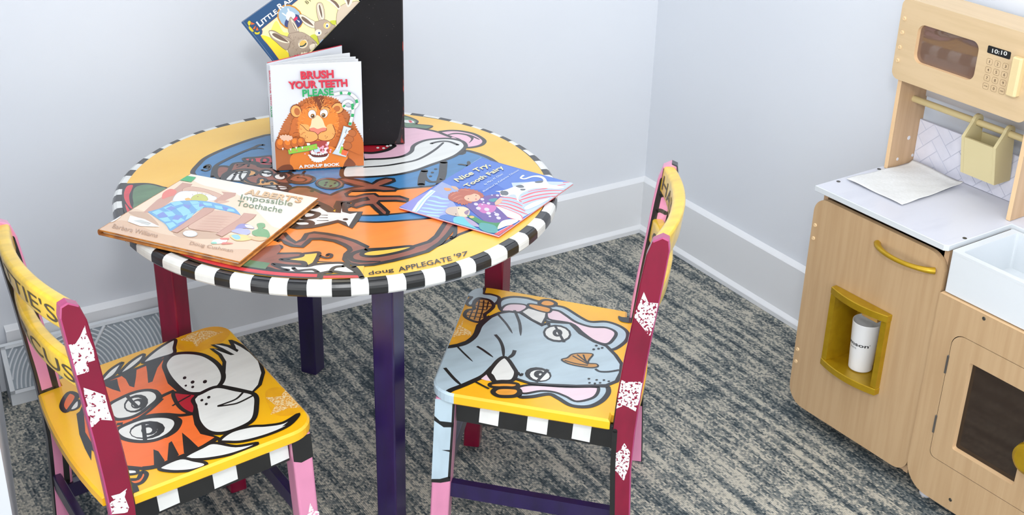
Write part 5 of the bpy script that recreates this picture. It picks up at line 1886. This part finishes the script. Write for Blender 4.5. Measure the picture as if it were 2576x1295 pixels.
    p.text("Illustrated by Katherine Tillotson", (1250, 545), (1758, 232), (1222, 522), WB)
    g.build('front_cover', t)
    g = MB()
    R3 = [lerp2(Q, .002, .004), lerp2(Q, .996, .004), lerp2(Q, .996, .996), lerp2(Q, .002, .996)]
    g.prism(R3, lambda x, y, z: V((x, y, z)), ZT + .0005, zt_ - .0006, M_page)
    g.build('pages', t)
    g = MB()
    g.prism(R2, lambda x, y, z: V((x, y, z)), ZT, ZT + .0005, gl('label_red', (232, 92, 98)))
    g.build('back_cover', t)
build_nice()
# ================================================================== toy kitchen against the right wall
KFL = onz((2051, 466), 0.505)
KE = V((0.0402, -0.9992, 0)).normalized()        # along its front, to the right in the photo
KN = V((0.9992, 0.0402, 0)).normalized()         # into its depth, toward the wall
def K(a, d, z):
    return V((KFL.x, KFL.y, 0)) + KE * a + KN * d + V((0, 0, z))
KZ = lambda a, d, z: K(a, d, z)                   # plan outline swept upward
KD = lambda a, z, d: K(a, d, z)                   # front outline swept into the depth

def wood(name, c1, c2, axis):
    sc = {'z': (40, 40, 2.2), 'y': (40, 2.6, 40)}[axis]
    m = noise_mat(name, c1, c2, scale=sc, nscale=2.2, rough=0.42, lo=0.38, hi=0.66, detail=6, bump=0.02)
    return m
MW = wood('beech_vertical', (193, 162, 124), (184, 152, 114), 'z')
MWH = wood('beech_horizontal', (216, 189, 150), (208, 181, 141), 'y')
MWE = mat('beech_edge', (230, 194, 150), rough=0.5)
MWI = wood('beech_panel', (198, 165, 130), (187, 154, 119), 'z')
GOLD = noise_mat('gold_painted', (186, 150, 26), (176, 140, 22), nscale=60, rough=0.32, metal=0.45, bump=0.02)
M_ct = noise_mat('white_marble_print', (212, 214, 224), (200, 202, 214), scale=(3, 9, 3), nscale=1.6, rough=0.30, lo=0.52, hi=0.72, detail=7)
M_ctE = mat('counter_edge', (212, 217, 221), rough=0.4)
M_sink = mat('sink_white', (216, 221, 225), rough=0.35)
M_cap = mat('screw_cap_beech', (224, 194, 150), rough=0.5)
M_dkscr = mat('dark_screw', (86, 84, 78), rough=0.35, metal=0.7)
M_chr = mat('white_cam_cap', (216, 214, 218), rough=0.4)
M_hinge = mat('steel_hinge', (128, 126, 124), rough=0.35, metal=0.8)
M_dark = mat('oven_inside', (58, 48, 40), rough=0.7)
M_blk = mat('display_black', (28, 30, 30), rough=0.3)
M_cad = mat('caddy_khaki', (208, 194, 148), rough=0.5)
M_rail = mat('rail_khaki', (204, 186, 138), rough=0.45)
M_num = mat('keypad_print', (120, 92, 62), rough=0.6)
M_numd = mat('keypad_numbers', (92, 70, 48), rough=0.6)

def glass(name, tint, trans, rough=0.05, refl=0.04, haze=0.0):
    m = bpy.data.materials.new(name)
    m.use_nodes = True
    nt = m.node_tree
    nt.nodes.clear()
    out = nt.nodes.new('ShaderNodeOutputMaterial')
    tr = nt.nodes.new('ShaderNodeBsdfTransparent')
    tr.inputs[0].default_value = (*[x * trans for x in rgb(*tint)[:3]], 1)
    gl = nt.nodes.new('ShaderNodeBsdfGlossy')
    gl.inputs['Roughness'].default_value = rough
    lw = nt.nodes.new('ShaderNodeLayerWeight')
    lw.inputs[0].default_value = 0.5
    pw = nt.nodes.new('ShaderNodeMath')
    pw.operation = 'POWER'
    pw.inputs[1].default_value = 3.0
    nt.links.new(lw.outputs['Facing'], pw.inputs[0])
    fr = nt.nodes.new('ShaderNodeMath')
    fr.operation = 'MULTIPLY_ADD'
    fr.inputs[1].default_value = 0.7
    fr.inputs[2].default_value = refl
    nt.links.new(pw.outputs[0], fr.inputs[0])
    mx = nt.nodes.new('ShaderNodeMixShader')
    nt.links.new(fr.outputs[0], mx.inputs[0])
    df = nt.nodes.new('ShaderNodeBsdfDiffuse')
    df.inputs[0].default_value = rgb(*tint)
    hz = nt.nodes.new('ShaderNodeMixShader')
    hz.inputs[0].default_value = haze
    nt.links.new(tr.outputs[0], hz.inputs[1])
    nt.links.new(df.outputs[0], hz.inputs[2])
    nt.links.new(hz.outputs[0], mx.inputs[1])
    nt.links.new(gl.outputs[0], mx.inputs[2])
    nt.links.new(mx.outputs[0], out.inputs[0])
    return m
G_oven = glass('smoked_oven_pane', (96, 80, 68), 1.6, 0.06, 0.03, 0.30)
G_mw = glass('smoked_microwave_pane', (172, 142, 124), 1.3, 0.03, 0.10, 0.42)

def build_kitchen():
    c = K(0.30, 0.13, 0)
    t = thing('toy_kitchen', 'beech toy kitchen with fridge door, white sink, oven and microwave against the right wall', 'toy kitchen', (c.x, c.y, 0))
    A1 = 0.655                                       # right end, out of frame
    def cap(parent, a, d, z, r, m, name='screw_cap', h=0.0022):
        g = MB()
        T = lambda x, y, q: K(a + x, d - q, z + y)
        g.lathe([(r, 0), (r, h * .5), (r * .78, h), (r * .45, h * 1.02), (r * .38, h * .7), (0.00001, h * .6)], None, m, 14, axis=T)
        g.build(name, parent)
    # ---- carcass
    b = MB()
    for (a0, a1, z0, z1) in ((0.011, 0.021, 0.030, 0.494), (0.290, 0.300, 0.030, 0.494), (A1 - .012, A1 - .002, 0.030, 0.42)):
        b.prism([(a0, 0.016), (a1, 0.016), (a1, 0.250), (a0, 0.250)], KZ, z0, z1, MWI, 0.0006)
    b.prism([(0.021, 0.016), (0.290, 0.016), (0.290, 0.25), (0.021, 0.25)], KZ, 0.032, 0.042, MWI)
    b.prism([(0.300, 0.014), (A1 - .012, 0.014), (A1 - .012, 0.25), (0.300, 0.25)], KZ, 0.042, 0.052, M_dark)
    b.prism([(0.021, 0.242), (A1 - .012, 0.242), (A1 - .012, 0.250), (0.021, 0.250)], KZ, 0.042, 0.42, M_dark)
    b.prism([(0.305, 0.170), (A1 - .012, 0.170), (A1 - .012, 0.178), (0.305, 0.178)], KZ, 0.420, 0.494, MWI)
    b.build('carcass', t)
    for (a, d) in ((0.338, 0.030), (0.060, 0.085), (A1 - .03, 0.030), (0.030, 0.235), (A1 - .03, .235)):
        g = MB()
        cc = K(a, d, 0)
        g.lathe([(0.0001, 0), (0.010, 0), (0.0125, 0.004), (0.0125, 0.018), (0.010, 0.0315), (0.0001, 0.0315)], (cc.x, cc.y, 0), M_chr, 20)
        g.build('foot', t)
    # ---- worktop with a cut-out for the sink
    b = MB()
    out = [(0.0, 0.0), (0.297, 0.0), (0.304, 0.006), (0.304, 0.173), (A1, 0.173), (A1, 0.262), (0.0, 0.262)]
    b.prism(out, KZ, 0.4940, 0.5050, M_ctE, 0.0008, cap_m=M_ct)
    b.build('worktop', t)
    for (a, d) in ((0.010, 0.051), (0.2985, 0.052), (0.008, 0.165)):
        g = MB()
        q = K(a, d, 0.5051)
        g.lathe([(0.0038, 0), (0.0038, 0.0006), (0.0022, 0.0007), (0.0001, 0.0002)], tuple(q), M_dkscr, 14)
        g.build('worktop_screw', t)
    # ---- fridge door
    b = MB()
    do = rrect(0.0015, 0.0365, 0.3045, 0.4835, (0.040, 0.032, 0.036, 0.030), 8)
    hole = rrect(0.0905, 0.1715, 0.2045, 0.3220, 0.002, 2)
    b.ringprism(do, hole, KD, 0.014, 0.004, MW, GOLD)
    door = b.build('door', t)
    for z in (0.4264, 0.3993, 0.1564, 0.1289):
        cap(door, 0.0100, 0.004, z, 0.0040, M_cap)
    # bow handle
    g = MB()
    path, rad = [], []
    for k in range(25):
        s = k / 24
        a = 0.158 + 0.128 * s
        e = 1 - (2 * s - 1) ** 2
        path.append(K(a, 0.0035 - 0.024 * e ** 0.75, 0.4500))
        rad.append(0.0046 + 0.0022 * abs(2 * s - 1) ** 3)
    g.tube(path, rad, GOLD, 14, flat=0.9)
    g.build('handle', door)
    # gold water dispenser niche
    g = MB()
    ia, ib, z0, z1 = 0.0915, 0.2035, 0.1725, 0.3210
    dep = 0.062
    def face(p):
        g.add([K(*q) for q in p], [(0, 1, 2, 3)], GOLD)
    face([(ia, .004, z0), (ib, .004, z0), (ib, dep, z0), (ia, dep, z0)])
    face([(ia, .004, z1), (ib, .004, z1), (ib, dep, z1), (ia, dep, z1)])
    face([(ia, .004, z0), (ia, dep, z0), (ia, dep, z1), (ia, .004, z1)])
    face([(ib, .004, z0), (ib, dep, z0), (ib, dep, z1), (ib, .004, z1)])
    face([(ia, dep, z0), (ib, dep, z0), (ib, dep, z1), (ia, dep, z1)])
    for (zz, zh) in ((0.3165, 0.3310), (0.1625, 0.1765)):
        bow = []
        for k in range(17):
            s = k / 16
            bow.append((0.0800 + 0.136 * s, -0.0085 - 0.0115 * (1 - (2 * s - 1) ** 2)))
        ol = [(0.0800, 0.004)] + bow + [(0.216, 0.004)]
        g.prism(ol, KZ, zz, zh, GOLD, 0.0012)
    for (x0, x1) in ((0.0808, 0.0925), (0.2030, 0.2152)):
        g.prism([(x0, -0.0080), (x1, -0.0080), (x1, 0.004), (x0, 0.004)], KZ, 0.1765, 0.3165, GOLD, 0.0008)
    fr = g.build('dispenser_frame', door)
    g = MB()
    g.prism([(0.150, 0.003), (0.186, 0.003), (0.186, 0.024), (0.150, 0.024)], KZ, 0.2990, 0.3205, mat('spout_wood', (206, 158, 82), rough=0.5), 0.001)
    g.build('dispenser_spout', door)
    # ---- oven front
    b = MB()
    oo = rrect(0.3065, 0.0235, A1, 0.4185, (0.050, 0.040, 0.001, 0.001), 8)
    oh = rrect(0.3480, 0.1070, 0.6120, 0.3610, (0.012, 0.012, 0.024, 0.024), 8)
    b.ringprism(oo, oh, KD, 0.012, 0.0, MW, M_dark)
    b.prism([(0.3075, 0.0004), (A1, 0.0004), (A1, 0.0116), (0.3075, 0.0116)], KZ, 0.4186, 0.4190, MWE)
    front = b.build('oven_front', t)
    for (a, z) in ((0.3995, 0.4110), (0.4090, 0.0455)):
        cap(front, a, 0.0, z, 0.0034, M_dkscr, 'screw', 0.001)
    b = MB()
    od = rrect(0.3490, 0.1080, 0.6110, 0.3600, (0.012, 0.012, 0.024, 0.024), 8)
    ow = rrect(0.3910, 0.1450, 0.5190, 0.3210, 0.004, 3)
    b.ringprism(od, ow, KD, 0.012, -0.0004, MW, MWE)
    odoor = b.build('oven_door', t)
    g = MB()
    g.prism(rrect(0.3900, 0.1440, 0.5200, 0.3220, 0.004, 3), KD, 0.0102, 0.0112, G_oven)
    g.build('window_pane', odoor)
    for z0 in (0.278, 0.155):
        g = MB()
        g.prism([(0.3465, -0.0024), (0.3500, -0.0024), (0.3500, 0.002), (0.3465, 0.002)], KZ, z0, z0 + 0.0365, M_hinge, 0.0006)
        g.build('hinge', odoor)
    g = MB()
    T = lambda x, y, q: K(0.545 + x, -q, 0.221 + y)
    g.lathe([(0.0001, 0.030), (0.020, 0.029), (0.0275, 0.024), (0.029, 0.016), (0.024, 0.006), (0.014, 0.0), (0.012, -0.0004)], None, GOLD, 32, axis=T)
    g.build('oven_knob', odoor)
    # rack inside the oven
    g = MB()
    for k in range(9):
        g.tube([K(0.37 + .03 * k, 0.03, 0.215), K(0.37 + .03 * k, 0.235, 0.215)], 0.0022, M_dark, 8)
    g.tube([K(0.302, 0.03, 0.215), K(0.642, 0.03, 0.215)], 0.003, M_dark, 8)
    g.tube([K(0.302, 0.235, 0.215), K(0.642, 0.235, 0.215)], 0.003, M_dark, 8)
    g.build('oven_rack', t)
    # ---- sink
    b = MB()
    so = rrect(0.3105, 0.0060, 0.6200, 0.1690, 0.003, 3)
    si = rrect(0.3250, 0.0165, 0.6060, 0.1620, 0.005, 3)
    b.ringprism(so, si, KZ, 0.4940, 0.4990, M_sink)
    b.prism(so, KZ, 0.4220, 0.4942, M_sink, 0.0, caps=(True, False))
    b.prism(si, KZ, 0.4320, 0.4942, M_sink, 0.0, caps=(True, False))
    b.build('sink', t)
    # ---- hutch: uprights, splashback, rail, microwave
    for (a0, a1) in ((0.0080, 0.0165), (0.2870, 0.2955)):
        b = MB()
        b.prism([(a0, 0.1785), (a1, 0.1785), (a1, 0.2600), (a0, 0.2600)], KZ, 0.5055, 0.826, MWI, 0.0005, side_mats=lambda i: MWE if i % 4 == 0 else None)
        up = b.build('upright', t)
        if a0 < .1:
            for (d, z, r) in ((0.2270, 0.560, 0.0042), (0.2035, 0.521, 0.0032), (0.2470, 0.520, 0.0032)):
                g = MB()
                T = lambda x, y, q: K(0.0165 + q, d + x, z + y)
                g.lathe([(r, 0), (r, .0006), (r * .7, .0010), (0.0001, .0006)], None, M_chr, 14, axis=T)
                g.build('cam_cap', up)
    b = MB()
    b.prism([(0.0165, 0.2520), (0.2870, 0.2520), (0.2870, 0.2575), (0.0165, 0.2575)], KZ, 0.5055, 0.594, mat('grout_lilac', (198, 200, 214), rough=0.5))
    # herringbone tiles
    tile = noise_mat('splash_tile', (222, 222, 234), (212, 213, 226), nscale=30, rough=0.3)
    clip = [(0.0170, 0.5060), (0.2865, 0.5060), (0.2865, 0.5935), (0.0170, 0.5935)]
    wd_, ln = 0.0230, 0.0460
    ca, sa = cos(radians(45)), sin(radians(45))
    for i in range(-14, 26):
        for j in range(-16, 18):
            # classic herringbone: each step shifts by one brick width
            bx, by = i * wd_ + j * ln, i * wd_ - j * ln * 0
            for (x0, y0, w, h) in ((i * wd_ + j * 2 * ln * .5 * 2 * .5 * 2, 0, 0, 0),):
                pass
    for i in range(-20, 30):
        for j in range(-12, 14):
            ox, oy = (i + 4 * j) * wd_, i * wd_
            for (x0, y0, w, h) in ((ox, oy, 2 * wd_, wd_), (ox + 2 * wd_, oy - 1 * wd_ + wd_ * 0, wd_, 2 * wd_)):
                e = 0.0008
                q = [(x0 + e, y0 + e), (x0 + w - e, y0 + e), (x0 + w - e, y0 + h - e), (x0 + e, y0 + h - e)]
                r = [(0.10 + x * ca - y * sa, 0.545 + x * sa + y * ca) for x, y in q]
                if max(z for _, z in r) < .505 or min(z for _, z in r) > .595 or max(a for a, _ in r) < .015 or min(a for a, _ in r) > .29:
                    continue
                r = clip_poly(r, clip)
                if len(r) >= 3:
                    b.prism(r, lambda a, z, h: K(a, 0.2520 - h, z), 0.0, 0.0009, tile, 0.0)
    b.build('splashback', t)
    g = MB()
    g.tube([K(0.0160, 0.2218, 0.6405), K(0.2875, 0.2218, 0.6405)], 0.0062, M_rail, 16)
    g.build('rail', t)
    # microwave
    b = MB()
    b.prism([(0.0165, 0.1790), (0.2870, 0.1790), (0.2870, 0.2560), (0.0165, 0.2560)], KZ, 0.694, 0.7025, MWI)
    b.prism([(0.0082, 0.1790), (0.2953, 0.1790), (0.2953, 0.2600), (0.0082, 0.2600)], KZ, 0.8262, 0.8350, MWH, 0.0006)
    b.prism([(0.0165, 0.2560), (0.2870, 0.2560), (0.2870, 0.2600), (0.0165, 0.2600)], KZ, 0.640, 0.8262, mat('back_board_grey', (206, 206, 210), rough=0.6))
    b.build('microwave_box', t)
    g = MB()
    g.lathe([(0.0042, 0), (0.0042, 0.0008), (0.0001, 0.0008)], tuple(K(0.030, 0.246, 0.8350)), mat('brown_cap', (150, 128, 104), rough=0.5), 14)
    g.build('screw_cap', t)
    b = MB()
    fo = rrect(-0.0010, 0.6870, 0.2905, 0.8385, 0.0150, 6)
    fh = rrect(0.0420, 0.7290, 0.1750, 0.8000, 0.0150, 6)
    b.ringprism(fo, fh, KD, 0.1780, 0.1674, MWH, MWE)
    p = Paint(b, K(0, 0.1674, 0.7), -KN, ex=KE, tr=xf(2236, 0, 4.979))
    def key(s, q, sz=20):
        a, z = p.p2(q)
        o = rrect(a - .0058, z - .0052, a + .0058, z + .0052, .0028, 4)
        p.line2(o, M_num, 0.00042, smooth=False, closed=True)
        vs, fs = text_geo(s, 0.01)
        h_ = .0050 if len(s) == 1 else .0022
        w_ = .0034 if len(s) == 1 else .0072
        if s == '1':
            w_ = .0014
        P = [p.p3((a + (x - .5) * w_, z + (y - .5) * h_)) for x, y in vs]
        b.add(P, fs, M_numd)
    keys = [['1', '2', '3'], ['4', '5', '6'], ['7', '8', '9'], ['STOP', '0', 'START']]
    for r in range(4):
        for c_ in range(3):
            q0, q1, q2, q3 = (1262, 772), (1463, 832), (1414, 1142), (1212, 1078)
            u, v = c_ / 2, r / 3
            x = (q0[0] * (1 - u) + q1[0] * u) * (1 - v) + (q3[0] * (1 - u) + q2[0] * u) * v
            y = (q0[1] * (1 - u) + q1[1] * u) * (1 - v) + (q3[1] * (1 - u) + q2[1] * u) * v
            key(keys[r][c_], (x, y))
    mf = b.build('microwave_front', t)
    g = MB()
    p = Paint(g, K(0.1925, 0.1674, 0.787), -KN, ex=KE, tr=xf(2236, 0, 4.979))
    g.prism(rrect(0.1925, 0.7875, 0.2390, 0.8005, 0.002, 3), KD, 0.1674, 0.1668, M_blk)
    p.O = K(0.1925, 0.1668, 0.787)
    p.text("10:10", (1290, 660), (1478, 700), (1298, 608), mat('display_white', (226, 226, 222), rough=0.5), 0.015)
    g.build('clock_display', mf)
    g = MB()
    g.prism(rrect(0.0400, 0.7270, 0.1770, 0.8020, 0.0150, 6), KD, 0.1762, 0.1772, G_mw)
    g.build('window_pane', mf)
    for z in (0.8008, 0.7749, 0.7471, 0.7219):
        cap(mf, 0.0085, 0.1674, z, 0.0042, M_cap)
    g = MB()
    ho = [(0.2500, 0.1674), (0.2500, 0.1580), (0.2530, 0.1545), (0.2660, 0.1545), (0.2700, 0.1580), (0.2700, 0.1674)]
    g.prism(ho, KZ, 0.7300, 0.7985, mat('microwave_handle', (226, 204, 154), rough=0.45), 0.0022)
    g.build('handle', mf)
    # shelf contents seen through the pane: a plain turntable plate on the microwave floor
    return t
build_kitchen()

# ------------------------------------------------------------------ utensil caddy hanging from the rail
def build_caddy():
    c = K(0.197, 0.222, 0.548)
    t = thing('utensil_caddy', 'khaki utensil caddy hanging on the rail below the toy microwave', 'caddy', tuple(c))
    th = 0.0060
    a0, a1 = 0.1590, 0.2330
    zr, dr = 0.6405, 0.2218
    # side outline (d, z) before tilt, front at smaller d
    side = [(0.206, 0.545), (0.252, 0.545), (0.2440, 0.6150)]
    top = [(dr + 0.0135 * cos(radians(a)), zr + 0.002 + 0.0135 * sin(radians(a))) for a in range(-10, 171, 18)]
    side = [(0.2045, 0.5455), (0.2500, 0.5455)] + top + [(0.1880, 0.6190)]
    for (x0, x1) in ((a0, a0 + th), (a1 - th, a1)):
        g = MB()
        hole = [(dr + 0.0068 * cos(2 * pi * k / 16), zr + 0.0068 * sin(2 * pi * k / 16)) for k in range(16)]
        g.ringprism(side, hole, lambda d, z, h: K(h, d, z), x0, x1, M_cad)
        g.build('side_panel', t)
    g = MB()
    g.prism([(0.2045, 0.5455), (0.2095, 0.5455), (0.1930, 0.6190), (0.1880, 0.6190)], lambda d, z, h: K(h, d, z), a0 + th, a1 - th, M_cad, 0.0004)
    g.build('front_panel', t)
    g = MB()
    g.prism([(0.2455, 0.5455), (0.2500, 0.5455), (0.2420, 0.6190), (0.2375, 0.6190)], lambda d, z, h: K(h, d, z), a0 + th, a1 - th, M_cad, 0.0004)
    g.build('back_panel', t)
    g = MB()
    g.prism([(0.2095, 0.5455), (0.2455, 0.5455), (0.2455, 0.5495), (0.2095, 0.5495)], lambda d, z, h: K(h, d, z), a0 + th, a1 - th, M_cad)
    g.build('bottom_panel', t)
build_caddy()

# ------------------------------------------------------------------ white cup in the dispenser
def build_cup():
    top = hit((2184.0, 799.5), (0, 0, 0.275), V((0, 0, 1)))
    P = onz((2174.5, 919), 0.1728)
    rel = P - V((KFL.x, KFL.y, 0))
    a, d = rel.dot(KE), rel.dot(KN)
    d = max(0.0285, min(0.034, d))
    P = K(a, d, 0.1728)
    m = mat('cup_white', (232, 233, 234), rough=0.38)
    t = thing('cup', 'white plastic cup with small black lettering in the gold dispenser of the toy fridge', 'cup', tuple(P))
    g = MB()
    H, rb, rt = 0.102, 0.0225, 0.0275
    g.lathe([(0.0001, 0), (rb - .002, 0), (rb, .002), (rt, H - .001), (rt - .0004, H), (rt - .0014, H - .0006), (rb - .0015, .004), (0.0001, .003)], tuple(P), m, 48)
    # lettering wrapped round the side
    ink_ = mat('cup_print', (44, 46, 48), rough=0.5)
    toc = V((CAM_C.x - P.x, CAM_C.y - P.y, 0))
    th0 = atan2(toc.y, toc.x)
    def wrap(s, ang0, ang1, z0, z1, bold):
        vs, fs = text_geo(s, bold)
        Q = []
        for x, y in vs:
            z = z0 + (z1 - z0) * y
            r = rb + (rt - rb) * z / H + .0003
            an = th0 + radians(ang0 + (ang1 - ang0) * x)
            Q.append(P + V((r * cos(an), r * sin(an), z)))
        g.add(Q, fs, ink_)
    wrap("teamson", -128, 22, 0.0560, 0.0625, 0.02)
    wrap("®", 23, 29, 0.0605, 0.0635, 0.0)
    wrap("KIDS", -62, -30, 0.0495, 0.0525, 0.0)
    g.build('cup_body', t)
build_cup()

# ------------------------------------------------------------------ paper napkin on the worktop
def build_napkin():
    m = noise_mat('napkin_paper', (228, 229, 229), (222, 223, 222), scale=(200, 200, 200), nscale=1.0, rough=0.9, bump=0.2)
    Q = [onz(q, 0.5062) for q in ((2128, 452), (2290, 408), (2421, 470), (2268, 517))]   # left, back, right, front
    Q[1] = K(0.0220, 0.2440, 0.5062)
    N = 40
    rnd = random.Random(3)
    g = MB()
    def at(s, t_):
        p = Q[0].lerp(Q[1], t_).lerp(Q[3].lerp(Q[2], t_), s)
        # s: left edge to front edge; t: front to back
        w = 0.0012 * sin(s * 9 + 2 * t_) * sin(t_ * 5 + 1) + 0.0010 * sin(t_ * 13 + s * 4)
        w += 0.0009 * sin(s * 23) * sin(t_ * 19) * .5
        edge = 0.006 * max(0, (s - .8) / .2) ** 2 * max(0, t_ - .2) + 0.0045 * max(0, (t_ - .9) / .1) ** 2
        jig = 0.0011 * (sin(t_ * 37) + sin(t_ * 61)) * (1 if s in (0, 1) else 0)
        return p + V((jig * .5, 0.0011 * (sin(s * 41) + sin(s * 67)) * (1 if t_ in (0, 1) else 0), 0.0026 + w * .8 + edge))
    top = [at(i / N, j / N) for i in range(N + 1) for j in range(N + 1)]
    low = [v - V((0, 0, .0005)) for v in top]
    n = N + 1
    fs = [(i * n + j, i * n + j + 1, (i + 1) * n + j + 1, (i + 1) * n + j) for i in range(N) for j in range(N)]
    o = len(top)
    fs2 = [tuple(q + o for q in f[::-1]) for f in fs]
    rim = [i * n for i in range(n)] + [N * n + j for j in range(1, n)] + [i * n + N for i in range(N - 1, -1, -1)] + [j for j in range(N - 1, 0, -1)]
    fr = [(rim[k], rim[(k + 1) % len(rim)], rim[(k + 1) % len(rim)] + o, rim[k] + o) for k in range(len(rim))]
    g.add(top + low, fs + fs2 + fr, m, True)
    c = sum(Q, V((0, 0, 0))) / 4
    ob = g.build('paper_napkin', loc=(c.x, c.y, 0.5052))
    tag(ob, 'white paper napkin lying on the toy kitchen worktop below the microwave', 'napkin')
build_napkin()
